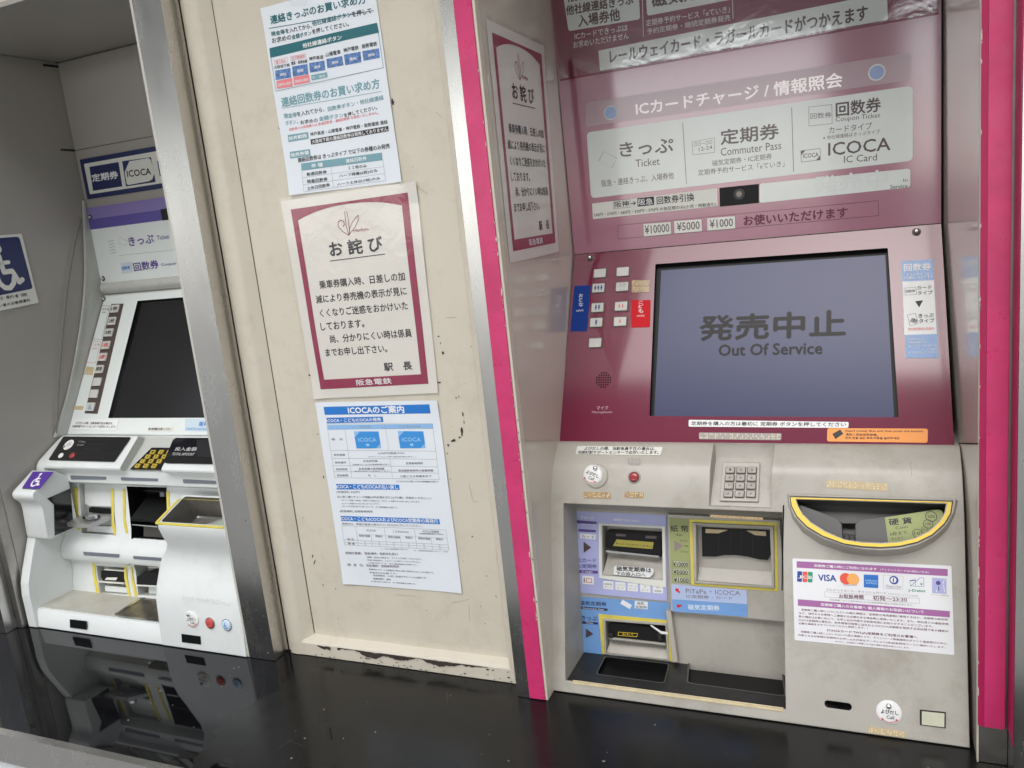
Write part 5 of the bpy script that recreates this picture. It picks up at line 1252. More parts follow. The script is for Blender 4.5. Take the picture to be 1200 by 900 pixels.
i.p([(-0.7699,0.1553),(-0.7344,0.1548),(-0.7346,0.1457),(-0.7702,0.1455)], 0).p([(-0.7705,0.1317),(-0.735,0.1312),(-0.7355,0.1221),(-0.7715,0.1223)], 0)
i.p([(-0.7537,0.1133),(-0.6168,0.1114),(-0.6177,0.1012),(-0.7547,0.1035)], 0).p([(-0.7151,0.2295),(-0.6881,0.229),(-0.6885,0.2224),(-0.7156,0.2223)], 0)
i.done()
i = Ink('door', inkw, t_, N0 + .0001)
i.t('発売範囲', (-0.769,0.1475,-0.7376,0.1479,0.0051), .7).t('発売券種', (-0.7696,0.1239,-0.7378,0.1242,0.0054), .7).t('券 種', (-0.7367,0.1051,-0.7168,0.1048,0.0054), .6).t('連絡回数券', (-0.6776,0.1046,-0.6429,0.1046,0.0053), .6)
i.t('大阪地下鉄の連絡回数券は発売しておりません', (-0.7299,0.1378,-0.6028,0.1387,0.0053), .6).t('IC・磁気', (-0.7135,0.224,-0.6914,0.2231,0.0037), .4).done()
i = Ink('door', MATS['ruled'] if 'ruled' in MATS else mat('ruled', (.2, .2, .2), .5), t_, N0, 'ruled_lines')
tb = Sheet([(-0.7537,0.1133),(-0.6168,0.1114),(-0.6171,0.0736),(-0.7557,0.0732)])
for y in (.25, .5, .75, 1): i.l(tb.pt(0, y), tb.pt(1, y), .0003)
for x in (0, .37, 1): i.l(tb.pt(x, .25), tb.pt(x, 1), .0003)
i.done()
i = Ink('door', inkpk, t_, N0, 'red_print')
i.t('回数券との併用購入は 普通回数券・連絡回数券 を発売いたしません。', (-0.7658,0.1602,-0.6138,0.1622,0.0041), .5)
i.frame_([(-0.7743,0.2589),(-0.7507,0.2591),(-0.7511,0.2533),(-0.7746,0.253)], .0004).frame_([(-0.7453,0.2594),(-0.719,0.259),(-0.7193,0.2533),(-0.7457,0.2536)], .0004)
i.t('乗り換え', (-0.7718,0.2537,-0.754,0.2538,0.004), .3).t('地下鉄線用', (-0.744,0.2545,-0.7214,0.2542,0.004), .3)
i.p([(-0.7751,0.231),(-0.7477,0.2309),(-0.7488,0.2192),(-0.776,0.2204)], 0).p([(-0.7456,0.2317),(-0.7182,0.2309),(-0.7186,0.2204),(-0.7462,0.2206)], 0)
i.done()
for q_ in ([(-0.775,0.2451),(-0.7482,0.2445),(-0.7491,0.2317),(-0.776,0.2324)], [(-0.7449,0.2458),(-0.7186,0.245),(-0.7195,0.2317),(-0.7459,0.2324)], [(-0.7155,0.2456),(-0.6897,0.2448),(-0.6905,0.2322),(-0.7163,0.2329)], [(-0.6862,0.246),(-0.6598,0.2456),(-0.6597,0.2336),(-0.6865,0.2339)], [(-0.6567,0.2468),(-0.6298,0.2462),(-0.6306,0.2328),(-0.6569,0.2331)], [(-0.627,0.2463),(-0.6007,0.2457),(-0.6012,0.2335),(-0.6269,0.2339)]):
    b_ = poly('ticket_button_picture', 'door', q_, mat('mottled_blue_print', (.11, .22, .48), .4, mottle=.75, mscale=260), t_, N0 - .0002, N0)
    s_ = Sheet(q_)
    Ink('door', inkw, b_, N0 + .0002).t('連絡', s_.t(.3, .38, .68, .72), .5).done()
i = Ink('door', inkw, t_, N0 + .0001); i.t('回数券は発売', (-0.7732,0.223,-0.7508,0.2225,0.0041), .3).t('回数券は発売', (-0.7438,0.2232,-0.7212,0.2226,0.004), .3).done()
poly('film_flap', 'door', [(-0.7351,0.3327),(-0.6948,0.3306),(-0.7079,0.319),(-0.7311,0.3239)], MATS['clear_film'], t_, .002, .0022)
# ---- IC card guide
t_, _s = notice('card_guide_notice', 'white notice with blue ICOCA headings, lowest on the cream door panel', 'door', [(-0.7939,-0.2429),(-0.5781,-0.2417),(-0.577,-0.5432),(-0.7925,-0.5455)], paper, .0006)
i = Ink('door', blue, t_, N0, 'blue_bars')
i.p([(-0.7794,-0.2503),(-0.5917,-0.2476),(-0.5918,-0.2613),(-0.7791,-0.263)], 0).p([(-0.7773,-0.2677),(-0.6746,-0.2659),(-0.6743,-0.2744),(-0.7776,-0.2765)], 0).p([(-0.7777,-0.3752),(-0.6625,-0.3731),(-0.6625,-0.3811),(-0.778,-0.3843)], 0).p([(-0.7782,-0.4284),(-0.6001,-0.425),(-0.5997,-0.4333),(-0.7784,-0.4368)], 0)
i.done()
i = Ink('door', lblue, t_, N0, 'pale_blue_bar'); i.p([(-0.7781,-0.2794),(-0.5905,-0.2771),(-0.5907,-0.284),(-0.7781,-0.2868)], 0).done()
i = Ink('door', inkw, t_, N0 + .0001)
i.t('ICOCAのご案内', (-0.735,-0.2614,-0.6358,-0.2604,0.0114), 1.2).t('ICOCA・こどもICOCAの発売', (-0.7769,-0.275,-0.6781,-0.2733,0.0058), .8).t('ICOCA・こどもICOCAの払い戻し', (-0.7777,-0.3828,-0.6648,-0.3801,0.0068), .8).t('ICOCA・こどもICOCAおよびICOCA定期券の再発行', (-0.7782,-0.4357,-0.6026,-0.432,0.0065), .8)
i.done()
for q_ in ([(-0.7301,-0.2891),(-0.6854,-0.2889),(-0.6854,-0.3157),(-0.73,-0.3167)], [(-0.6517,-0.2882),(-0.6077,-0.2884),(-0.6078,-0.3144),(-0.6519,-0.3153)]):
    pc = poly('card_picture', 'door', q_, lblue, t_, N0 - .0002, N0, r=.0008)
    s_ = Sheet(q_)
    poly('card_field', 'door', [s_.pt(.25, 0.02), s_.pt(.98, 0.02), s_.pt(1, .72), s_.pt(.8, .99), s_.pt(0.02, .99), s_.pt(0, .36)], blue2, pc, N0, N0 + .0002)
    k_ = Ink('door', mat('faint_blue_ink', (.30, .55, .80), .4), pc, N0 + .0004); k_.t('ICOCA', s_.t(.14, .38, .6, .86), 1.2); k_.p([s_.pt(.42, .72), s_.pt(.55, .72), s_.pt(.55, .86), s_.pt(.42, .86)], 0); k_.done()
i = Ink('door', inks, t_, N0, 'small_print')
i2 = Ink('door', MATS['ruled'], t_, N0, 'ruled_lines')
i.t('ICOCA', (-0.7181,-0.2835,-0.698,-0.2833,0.0031), .6).t('こどもICOCA', (-0.6485,-0.2831,-0.6113,-0.2827,0.0033), .6)
for s, a in (('様　式', (-0.7735,-0.3039,-0.7522,-0.3037,0.0034)), ('発売金額', (-0.7735,-0.3291,-0.7526,-0.3287,0.0034)), ('発売箇所', (-0.7735,-0.3417,-0.7525,-0.3413,0.0035)), ('発売時間', (-0.7732,-0.3529,-0.7522,-0.3524,0.0035)), ('有効期間', (-0.7734,-0.3629,-0.7526,-0.3623,0.0035)),
             ('2,000円(現金のみ)', (-0.6922,-0.3258,-0.6455,-0.3247,0.0037)), ('(デポジットとして預り金500円含みます。)', (-0.711,-0.331,-0.6259,-0.3292,0.0023)), ('多色券売機', (-0.7207,-0.3384,-0.6952,-0.3379,0.0034)), ('(自動機カラー名 柿方看護設置駅を除く)', (-0.7417,-0.3441,-0.6735,-0.3424,0.0023)),
             ('定期券発売所', (-0.6452,-0.3406,-0.6154,-0.3396,0.0037)), ('各券売機の発売時間', (-0.7314,-0.3513,-0.6851,-0.3502,0.0036)), ('(各駅始発から営業終了まで)', (-0.7404,-0.3544,-0.6755,-0.3528,0.0019)), ('各定期券発売所の営業時間', (-0.6605,-0.3524,-0.5996,-0.3505,0.0037)), ('な　し', (-0.7159,-0.3617,-0.7003,-0.3613,0.0038)), ('12歳となる年度末まで', (-0.6581,-0.3613,-0.6036,-0.3594,0.0037)),
             ('※こどもICOCAの購入には本人確認書類が必要です', (-0.6665,-0.369,-0.5924,-0.3671,0.0026)), ('(手数料) 220円', (-0.7791,-0.391,-0.7362,-0.3899,0.0043)), ('払い戻し額＝チャージ残額(10円未満を切り上げた額)－手数料＋デポジット', (-0.7789,-0.3989,-0.6085,-0.3949,0.0043)),
             ('※チャージ残額・手数料・お預かりの場合には、デポジット全額のみのお払い戻しとなります。', (-0.7718,-0.4034,-0.6295,-0.4002,0.0026)), ('※チャージ残額のみの払い戻しはいたしません。', (-0.7723,-0.409,-0.7012,-0.4064,0.0026)), ('※カードのお受け取りに際しましては、本人確認書類が必要です。', (-0.7725,-0.4132,-0.6704,-0.4114,0.0026)), ('(取扱場所) 定期券発売所', (-0.7783,-0.4229,-0.7165,-0.421,0.0043)),
             ('再発行は、再発行登録の翌日から14日以内に行ってください。', (-0.7776,-0.4431,-0.6311,-0.4397,0.0035)), ('ICOCA', (-0.7326,-0.4519,-0.7157,-0.4514,0.0034)), ('こどもICOCA', (-0.685,-0.4514,-0.6566,-0.451,0.0038)), ('ICOCA定期券', (-0.6318,-0.448,-0.603,-0.4476,0.0037)), ('(定期券情報部分を含む)', (-0.6378,-0.452,-0.5952,-0.4508,0.0029)),
             ('再発行登録', (-0.7485,-0.4618,-0.7277,-0.4615,0.0039)), ('再発行', (-0.7182,-0.4609,-0.705,-0.461,0.0039)), ('再発行登録', (-0.6952,-0.4608,-0.674,-0.4608,0.0038)), ('再発行', (-0.6641,-0.4602,-0.6511,-0.4603,0.0038)), ('再発行登録', (-0.6414,-0.4601,-0.6202,-0.4601,0.0038)), ('再発行', (-0.6104,-0.4595,-0.5981,-0.4596,0.0037)),
             ('紛 失', (-0.7716,-0.4692,-0.7586,-0.4689,0.0039)), ('障 害', (-0.7715,-0.4762,-0.7583,-0.4758,0.0039)), ('○：可(本人確認書類が必要です)', (-0.7112,-0.481,-0.6623,-0.4791,0.0021)), ('△：定期券発売所のみ ×：不可', (-0.6526,-0.4801,-0.5923,-0.4782,0.0021)),
             ('(再発行登録)　取扱場所：各駅改札窓口', (-0.7794,-0.4937,-0.6822,-0.4897,0.0048)), ('盗難・紛失の場合は、すぐにご利用いただけます。', (-0.7391,-0.4967,-0.6395,-0.4939,0.0026)), ('再発行登録後は、このカードは使うことができません。', (-0.7394,-0.5015,-0.6424,-0.4988,0.0022)), ('※お受け取りには、本人確認書類が必要です。', (-0.7387,-0.5062,-0.65,-0.504,0.0022)),
             ('(再　発　行)　取扱場所：定期券発売所', (-0.7791,-0.514,-0.6828,-0.5107,0.0049)), ('登録済みのカードは登録日の翌日以降に再発行することが可能です。', (-0.7391,-0.5175,-0.6216,-0.5149,0.0026)), ('手数料が必要です。', (-0.7393,-0.5232,-0.6882,-0.5214,0.0026)), ('・紛失再発行　510円（別途デポジットも必要です）', (-0.7352,-0.5277,-0.636,-0.5249,0.0031)), ('・障害再発行　無料', (-0.7359,-0.5335,-0.7011,-0.5324,0.0031)), ('※お受け取りの際には、本人確認書類が必要です。', (-0.7385,-0.5376,-0.6562,-0.536,0.0022))):
    i.t(s, a, .7)
T1 = Sheet([(-0.7777,-0.2774),(-0.5914,-0.277),(-0.5909,-0.3623),(-0.7782,-0.365)])
for y in (0, .085, .49, .637, .772, .885, 1.0): i2.l(T1.pt(0, y), T1.pt(1, y), .00035)
for x in (0, .17, 1): i2.l(T1.pt(x, 0), T1.pt(x, 1), .00035)
i2.l(T1.pt(.565, 0), T1.pt(.565, .49), .0003).l(T1.pt(.565, .637), T1.pt(.565, 1), .0003)
T2 = Sheet([(-0.7783,-0.4445),(-0.591,-0.4422),(-0.5903,-0.4743),(-0.7785,-0.4771)])
for y in (0, .74, .87, 1.0): i2.l(T2.pt(0, y), T2.pt(1, y), .00035)
for x in (0, .14, .42, .705, 1): i2.l(T2.pt(x, 0), T2.pt(x, 1), .00035)
for x in (.28, .56, .85): i2.l(T2.pt(x, .4), T2.pt(x, 1), .0003)
i2.l(T2.pt(.14, .4), T2.pt(1, .4), .0002)
for x in (.21, .35, .49, .63, .775, .92):
    for y in (.80, .93):
        c = T2.pt(x, y); pts = circle(c, .0013, 12); ii = circle(c, .0010, 12)
        i2.add(pts + ii, [[k, (k + 1) % 12, 12 + (k + 1) % 12, 12 + k] for k in range(12)])
i.done(); i2.done()
WARP = None
# ---- wheelchair sign in the left alcove
def wheelchair(ik, P, lw_):
    # P maps 0..1 (y down) coordinates to the plane
    def A(pts, w): 
        for a, b in zip(pts, pts[1:]): ik.l(P(*a), P(*b), w)
        for a in pts: ik.p(circle(P(*a), w / 2, 10), .00002)
    ik.p(circle(P(.42, .14), lw_ * .95, 16), 0)
    A([(.42, .28), (.45, .60), (.68, .60), (.80, .84), (.90, .80)], lw_)
    A([(.43, .42), (.64, .42)], lw_ * .8)
    A([(.36, .44), (.27, .54), (.23, .66), (.27, .80), (.38, .90), (.52, .92), (.64, .84), (.69, .73)], lw_)
q = [(-0.0407,0.0739),(0.0633,0.0755),(0.0679,-0.0609),(-0.0399,-0.0675)]
t_, _s = notice('wheelchair_sign', 'navy wheelchair priority sign on the grey side of the left alcove', 'aw', q, creams, .0005)
t_['category'] = 'sign'; del t_['group']
sh = Sheet(q)
nf = poly('navy_field', 'aw', [(-0.0359,0.0694),(0.0564,0.0699),(0.0618,-0.0321),(-0.0351,-0.0387)], navy, t_, .0008, .0011, r=.006)
sN = Sheet([(-0.0359,0.0694),(0.0564,0.0699),(0.0618,-0.0321),(-0.0351,-0.0387)])
ik = Ink('aw', creams, nf, .0013, 'wheelchair_symbol')
wheelchair(ik, lambda x, y: sN.pt(.12 + .78 * x, .06 + .92 * y), .0095)
ik.done()
i = Ink('aw', ink, t_, .0011)
i.t('からだの不自由な方・障がい者・知的', (-0.0593,-0.0469,0.0465,-0.0451,0.0067), .8).t('障がい者のお客様優先', (-0.032,-0.0603,0.0507,-0.056,0.006), .8).done()
# ---- commuter pass sign plate above the white machine
q = srect(-2.233, .203, -1.47, .3235)
sg = thing('sign_plate', 'navy sign plate above the white machine reading commuter pass and ICOCA', 'sign', loc=FM['hl'] @ Vector((*Sheet(q).pt(.4, 1), 0)))
poly('navy_plate', 'hl', q, navy, sg, 0, .002)
fl2 = poly('white_field', 'hl', srect(-2.2178, .217, -1.485, .309), creams, sg, .002, .0024, r=.003)
poly('navy_square', 'hl', [(-1.4827,0.2008),(-1.3998,0.2004),(-1.4021,0.1522),(-1.4853,0.1524)], navy, sg, .0025, .0029)
Ink('hl', inkw, sg, .0031).t('定期券', (-1.4814,0.1701,-1.4072,0.1692,0.0149), 1.2).done()
poly('navy_square', 'hl', [(-1.3892,0.2007),(-1.3111,0.1991),(-1.3104,0.1507),(-1.3914,0.151)], navy, sg, .0025, .0029)
poly('card_outline', 'hl', [(-1.3695,0.1983),(-1.3169,0.1982),(-1.3117,0.1929),(-1.3085,0.1692),(-1.3171,0.1569),(-1.3271,0.154),(-1.3847,0.153),(-1.3879,0.1554),(-1.3873,0.1792)], creams, sg, .0029, .0032)
Ink('hl', ink, sg, .0034).t('ICOCA', (-1.3821,0.1684,-1.3175,0.1663,0.0126), 1.2).done()
poly('navy_square', 'hl', srect(-1.921, .237, -1.77, .281), navy, sg, .0025, .0029)

# ================================================================ WHITE TICKET MACHINE
wm = thing('ticket_machine', 'white ticket machine with dark screen and purple wheelchair handset box', 'ticket machine', loc=U(-1.85, 1.7, -1), group='ticket machines set in the alcoves')
XL, XR = -2.2455, -1.452
prof = [(1.676, -.4935), (1.662, -.4805 - .004), (1.659, -.4845), (1.590, -.5425), (1.583, -.548), (1.579, -.554), (1.580, -.560), (1.588, -.5635), (1.597, -.566), (1.598, -.606), (1.606, -.612), (1.625, -.617),
        (1.622, -.64), (1.606, -.745), (1.598, -.775), (1.582, -.79), (1.575, -.80), (1.572, -.815), (1.572, -.832), (1.578, -.842), (1.597, -.848), (1.598, -.87), (1.585, -.945), (1.585, -.945), (1.474, -.945), (1.466, -.946), (1.463, -.950), (1.456, -.9975), (1.90, -.9975), (1.90, -.4935)]
prof = [p for j, p in enumerate(prof) if j != 1 and not (j and p == prof[j - 1])]
hb = xprism('housing', prof, XL + .034, XR, white, wm, smooth=38)
WC = []
# bays
bayA = [(-1.4453,-0.0048),(-1.3569,-0.0037),(-1.3588,-0.0279),(-1.3588,-0.0569),(-1.3554,-0.0836),(-1.3496,-0.1013),(-1.4414,-0.1013),(-1.4485,-0.0838),(-1.4486,-0.0494)]
bayA = [(-1.4458,-0.0037),(-1.3562,-0.0028),(-1.3528,-0.1026),(-1.4473,-0.102)]
bayB = [(-1.3166,-0.0053),(-1.2146,-0.0043),(-1.2146,-0.1036),(-1.3119,-0.107)]
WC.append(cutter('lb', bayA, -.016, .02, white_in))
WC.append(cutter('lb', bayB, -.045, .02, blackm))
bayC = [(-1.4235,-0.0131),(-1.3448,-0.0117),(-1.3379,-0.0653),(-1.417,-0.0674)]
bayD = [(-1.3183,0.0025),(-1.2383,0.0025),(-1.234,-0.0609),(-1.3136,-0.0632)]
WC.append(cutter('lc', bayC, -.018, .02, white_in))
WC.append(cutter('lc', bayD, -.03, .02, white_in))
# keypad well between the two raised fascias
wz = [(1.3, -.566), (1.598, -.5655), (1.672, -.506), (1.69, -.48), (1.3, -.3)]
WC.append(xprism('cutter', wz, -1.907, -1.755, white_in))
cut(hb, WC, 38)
# left cheek
ck = [(1.676, -.4935), (1.590, -.5425), (1.580, -.556), (1.572, -.60), (1.530, -.70), (1.503, -.754), (1.470, -.83), (1.457, -.865), (1.452, -.90), (1.452, -.9975), (1.90, -.9975), (1.90, -.4935)]
xprism('side_cheek', ck, XL, XL + .0335, white, wm)
# black call panel on the fascia
fb = poly('call_panel', 'fl', [(-1.4853,-0.0068),(-1.3057,-0.007),(-1.3021,-0.0087),(-1.3084,-0.0615),(-1.3099,-0.0628),(-1.4827,-0.0628),(-1.4866,-0.0605),(-1.4865,-0.0086)], black, wm, .0004, .0016)
d = call_disc('fl', (-1.457,-0.0264), .0125, wm, .9, False, bolt_off=(-.45, -.45))
dome('light_button', 'fl', (-1.4585,-0.052), .0058, .002, disc_m, wm, n0=.0014)
dome('stop_button', 'fl', (-1.4269,-0.0514), .0064, .003, redb, wm, n0=.0014)
i = Ink('fl', mat('dim_silver_ink', (.30, .30, .30), .4), fb, .0019)
i.t('よびだし', (-1.4349,-0.02,-1.4128,-0.0224,0.0044), .4).t('Call', (-1.4327,-0.0283,-1.4159,-0.0285,0.0038), .4).done()
i = Ink('fl', mat('dark_relief_ink', (.03, .03, .032), .3), fb, .0019, 'braille_relief')
rr = random.Random(4)
for r in range(5):
    a, b = Vector((-1.4121,-0.0128)), Vector((-1.3168,-0.014)); a2 = Vector((-1.4064,-0.0567))
    for c in range(34):
        p = a + (b - a) * (c / 33) + (a2 - a) * (r / 4)
        if rr.random() < .6: i.p(circle((p.x, p.y), .0008, 6), 0)
i.done()
# keypad in the well
kp2 = poly('keypad_plate', 'lk', [(-1.2536,-0.0184),(-1.1888,-0.018),(-1.164,-0.0665),(-1.2761,-0.0678)], black, wm, .0002, .0016)
yk = bpy.data.meshes.new('key'); vs_, fs_ = prism_data(rounded(rect((0, 0), .0112, .0088), .0012, 2), 0, .0024); yk.from_pydata(vs_, [], fs_); yk.materials.append(keyy)
A0, A1, A2 = Vector((-1.2416,-0.0297)), Vector((-1.2212,-0.0293)), Vector((-1.2591,-0.0608))
for r in range(4):
    for c in range(3):
        p = A0 + (A1 - A0) * c + (A2 - A0) * (r / 3)
        k_ = place('key', yk, FM['lk'] @ Matrix.Translation((p.x, p.y, .0016)), kp2)
        Ink('lk', ink, kp2, .0043, 'key_symbol').t('123456789*0#'[r * 3 + c], (p.x - .0022, p.y - .002, p.x + .0022, p.y - .002, .0042), 1).done()
# total amount display
ta = poly('amount_display', 'fl', [(-1.1878,-0.0076),(-1.1005,-0.007),(-1.0579,-0.062),(-1.1761,-0.0629),(-1.1834,-0.0614),(-1.1869,-0.0521),(-1.192,-0.0122)], black, wm, .0004, .0016)
i = Ink('fl', mat('silver_ink', (.5, .5, .5), .4), ta, .0019)
i.t('投入金額', (-1.1741,-0.0361,-1.1225,-0.0357,0.0082), .5).t('TOTAL AMOUNT', (-1.1746,-0.046,-1.1219,-0.0459,0.0059), .4).done()
poly('display_window', 'fl', [(-1.1343,-0.0116),(-1.0981,-0.0112),(-1.0713,-0.0473),(-1.1133,-0.0477)], dark_scr, ta, .0017, .0021)
# lamp slots
for q_ in ([(-1.4405,0.0096),(-1.3433,0.0094),(-1.3449,0.0034),(-1.4404,0.0011)], [(-1.305,0.0095),(-1.2108,0.0095),(-1.2122,0.0041),(-1.3048,0.0031)], [(-1.15,0.0101),(-1.0663,0.0093),(-1.0664,0.003),(-1.1504,0.0025)]):
    poly('lamp_slot', 'lg', q_, slotg, wm, .0002, .0012, r=.0018)
for q_ in ([(-1.4276,-0.0066),(-1.3304,-0.0055),(-1.3316,-0.0121),(-1.4265,-0.0137)], [(-1.2934,-0.0062),(-1.218,-0.0052),(-1.2195,-0.0112),(-1.2935,-0.0123)]):
    poly('lamp_slot', 'lh', rounded(q_, .0018), slotg, wm, .001, .0032)
# yellow edge strips
for fr, q_ in (('lb', [(-1.4587,-0.0109),(-1.4492,-0.0111),(-1.4538,-0.068),(-1.4485,-0.1021),(-1.4575,-0.1021),(-1.464,-0.073)]), ('lb', [(-1.3579,-0.0104),(-1.3503,-0.0106),(-1.3557,-0.0747),(-1.3519,-0.1025),(-1.3588,-0.1018),(-1.3631,-0.084)]), ('lb', [(-1.3274,-0.0112),(-1.3208,-0.011),(-1.3252,-0.0688),(-1.319,-0.1063),(-1.3265,-0.1033),(-1.3317,-0.0735)]), ('lb', [(-1.2147,-0.0114),(-1.2079,-0.0116),(-1.2102,-0.0418),(-1.2163,-0.0464)]),
               ('lc', [(-1.4319,-0.0029),(-1.4262,-0.0032),(-1.4253,-0.0312),(-1.4177,-0.0679),(-1.4272,-0.0678),(-1.433,-0.0318)]), ('lc', [(-1.3439,-0.0021),(-1.3387,-0.0022),(-1.3396,-0.0293),(-1.3329,-0.0671),(-1.341,-0.0656),(-1.3468,-0.0321)]), ('lc', [(-1.3284,-0.002),(-1.3236,-0.0021),(-1.3237,-0.0281),(-1.3147,-0.066),(-1.3228,-0.0658),(-1.3285,-0.0307)])):
    poly('yellow_strip', fr, q_, yellow, wm, .0003, .0009)
# card outlet with bright metal tray (upper bay)
poly('bay_back', 'lb', [(-1.4419,-0.0058),(-1.3595,-0.0047),(-1.3625,-0.0486),(-1.4328,-0.0506),(-1.4443,-0.0458)], white, wm, -.0158, -.009)
poly('outlet_mouth', 'lb', [(-1.4331,-0.0533),(-1.3631,-0.0544),(-1.3626,-0.0638),(-1.4341,-0.0625)], blackm, wm, -.0158, -.008)
def tray(name, frame, pts_top, depth_n, m, parent):
    return poly(name, frame, pts_top, m, parent, *depth_n)
tl = [FM['lb'] @ Vector((*p, n)) for p, n in zip([(-1.4627,-0.0764),(-1.3847,-0.0756),(-1.364,-0.0628),(-1.4391,-0.0645)], (.030, .030, -.008, -.008))]
vs = tl + [v - Vector((0, 0, .008)) for v in tl]
trm = mat('satin_tray_metal', (.62, .62, .62), .38, .85)
mt = mesh('metal_tray', vs, [[0, 1, 2, 3], [7, 6, 5, 4], [0, 4, 5, 1], [1, 5, 6, 2], [2, 6, 7, 3], [3, 7, 4, 0]], trm, 'W', wm)
c_ = FM['lb'] @ Vector((*(-1.4045,-0.0657), .012))
k = 20
vs = [(c_.x + .021 * math.cos(2 * PI * a / k), c_.y + .012 * math.sin(2 * PI * a / k), c_.z - .001) for a in range(k)] + [(c_.x + .019 * math.cos(2 * PI * a / k), c_.y + .010 * math.sin(2 * PI * a / k), c_.z + .004) for a in range(k)]
mesh('tray_ring', vs, [[a, (a + 1) % k, k + (a + 1) % k, k + a] for a in range(k)] + [list(range(k, 2 * k))], chrome, 'W', mt, smooth=40)
poly('bay_sill', 'lb', [(-1.4371,-0.09),(-1.3603,-0.0866),(-1.3527,-0.1014),(-1.443,-0.1009)], white, wm, -.0158, -.006)
# note inlet (black bay)
xprism('note_chute', [(1.665, -.66), (1.59, -.705), (1.59, -.712), (1.665, -.705)], -1.92, -1.745, blackm, wm)
poly('inlet_edge', 'lb', [(-1.3112,-0.0788),(-1.2452,-0.0792),(-1.2455,-0.082),(-1.3114,-0.0805)], chrome, wm, -.004, -.001)
poly('inlet_guide', 'lb', [(-1.3029,-0.017),(-1.2178,-0.0173),(-1.218,-0.0197),(-1.3031,-0.0192)], charc, wm, -.03, -.026)
poly('inlet_guide', 'lb', [(-1.2574,-0.0194),(-1.2467,-0.0194),(-1.2475,-0.0277),(-1.2582,-0.0277)], slotg, wm, -.03, -.024)
poly('inlet_recess', 'lb', [(-1.2931,-0.0849),(-1.2399,-0.0844),(-1.2346,-0.1037),(-1.2951,-0.1049)], mat('brown_grey_recess', (.07, .065, .055), .5), wm, -.03, -.012)
poly('inlet_sill', 'lb', [(-1.3079,-0.1056),(-1.2318,-0.1046),(-1.2324,-0.1105),(-1.3124,-0.1117)], white, wm, -.002, .002)
# lower bays
poly('card_block', 'lc', [(-1.4109,-0.0232),(-1.3457,-0.0207),(-1.3477,-0.0412),(-1.4082,-0.0425),(-1.4121,-0.0348)], blackm, wm, -.0175, -.001)
poly('slot_lip', 'lc', [(-1.4171,-0.0432),(-1.3477,-0.0412),(-1.3479,-0.0435),(-1.4173,-0.0458)], creams, wm, -.006, .002)
poly('slot_top', 'lc', [(-1.4026,-0.0185),(-1.3463,-0.0176),(-1.3465,-0.0199),(-1.4028,-0.0208)], creams, wm, -.012, -.001)
poly('card_sticker', 'lc', [(-1.3949,-0.0346),(-1.3652,-0.0324),(-1.3704,-0.0385),(-1.401,-0.0397)], creams, wm, .0, .0006)
poly('bay_sill', 'lc', [(-1.4094,-0.0541),(-1.3413,-0.0531),(-1.3378,-0.0642),(-1.4105,-0.0657)], white, wm, -.0175, -.006)
poly('card_block', 'lc', [(-1.3131,-0.0273),(-1.2897,-0.0162),(-1.2573,-0.0154),(-1.2597,-0.041),(-1.3145,-0.042)], blackm, wm, -.0295, .001)
poly('slot_lip', 'lc', [(-1.3145,-0.042),(-1.2596,-0.0398),(-1.2598,-0.0423),(-1.3148,-0.0445)], creams, wm, -.006, .003)
poly('slot_top', 'lc', [(-1.2919,-0.0079),(-1.2566,-0.0071),(-1.2567,-0.0089),(-1.2921,-0.0101)], creams, wm, -.02, -.008)
poly('bay_sill', 'lc', [(-1.2955,-0.0461),(-1.26,-0.0443),(-1.2615,-0.0606),(-1.297,-0.0618)], white, wm, -.0295, -.01)
# metal dish set in the tray floor
shelf = poly('shelf_sheet', 'floor', [(-2.2115 * S, 1.474 * S), (-1.80 * S, 1.474 * S), (-1.80 * S, 1.5848 * S), (-2.2115 * S, 1.5848 * S)], shelf_m, wm, .0001, .0008)
dish_o = [(-1.3004,1.0018),(-1.2998,1.0096),(-1.3069,1.0674),(-1.3041,1.0787),(-1.247,1.0836),(-1.15,0.9926),(-1.1895,0.994),(-1.2789,0.9935),(-1.2913,0.9955)]
dish_i = [(-1.2939,1.003),(-1.2938,1.0094),(-1.2979,1.0618),(-1.2958,1.0724),(-1.2438,1.0769),(-1.1583,0.9969),(-1.1946,0.999),(-1.2801,0.9977),(-1.2873,0.9989)]
ring('dish_rim', 'floor', dish_o, dish_i, chrome, wm, .0009, .0025)
poly('dish_floor', 'floor', dish_i, mat('brown_steel_dish', (.24, .21, .17), .3, .8, mottle=.4, mscale=60), wm, .0009, .0013)
# coin hopper and right block
hx0, hx1 = -1.70, -1.4525
sl_ = [(-.6655, -1.694, 1.471), (-.675, -1.694, 1.4705), (-.70, -1.693, 1.478), (-.725, -1.695, 1.489), (-.745, -1.711, 1.4965), (-.77, -1.735, 1.4995), (-.80, -1.745, 1.493), (-.84, -1.747, 1.476), (-.875, -1.746, 1.465), (-.94, -1.745, 1.459), (-.9975, -1.745, 1.455)]
vs, fs = [], []
for j, (z, x0, yf) in enumerate(sl_):
    zb = -.6235 if j == 0 else z
    ring_ = [(x0, 1.581 if j == 0 else 1.60, zb), (x0, yf + .022, z + (.0084 if j == 0 else 0)), (x0 + .003, yf + .008, z + (.0031 if j == 0 else 0)), (x0 + .008, yf + .002, z), (x0 + .016, yf, z), (hx1, yf, z), (hx1, 1.581 if j == 0 else 1.60, zb)]
    vs += [U(*p) for p in ring_]
for j in range(len(sl_) - 1):
    for k in range(7):
        a, b = j * 7 + k, j * 7 + (k + 1) % 7
        fs.append([a, a + 7, b + 7, b])
fs += [list(range(7)), list(range(len(vs) - 7, len(vs)))[::-1]]
hp_ = fixn(mesh('coin_hopper', vs, fs, white, 'W', wm, smooth=50))
hq = [(hx0 + .014) * S, (hx1 - .012) * S]
L_ = .11778 * S
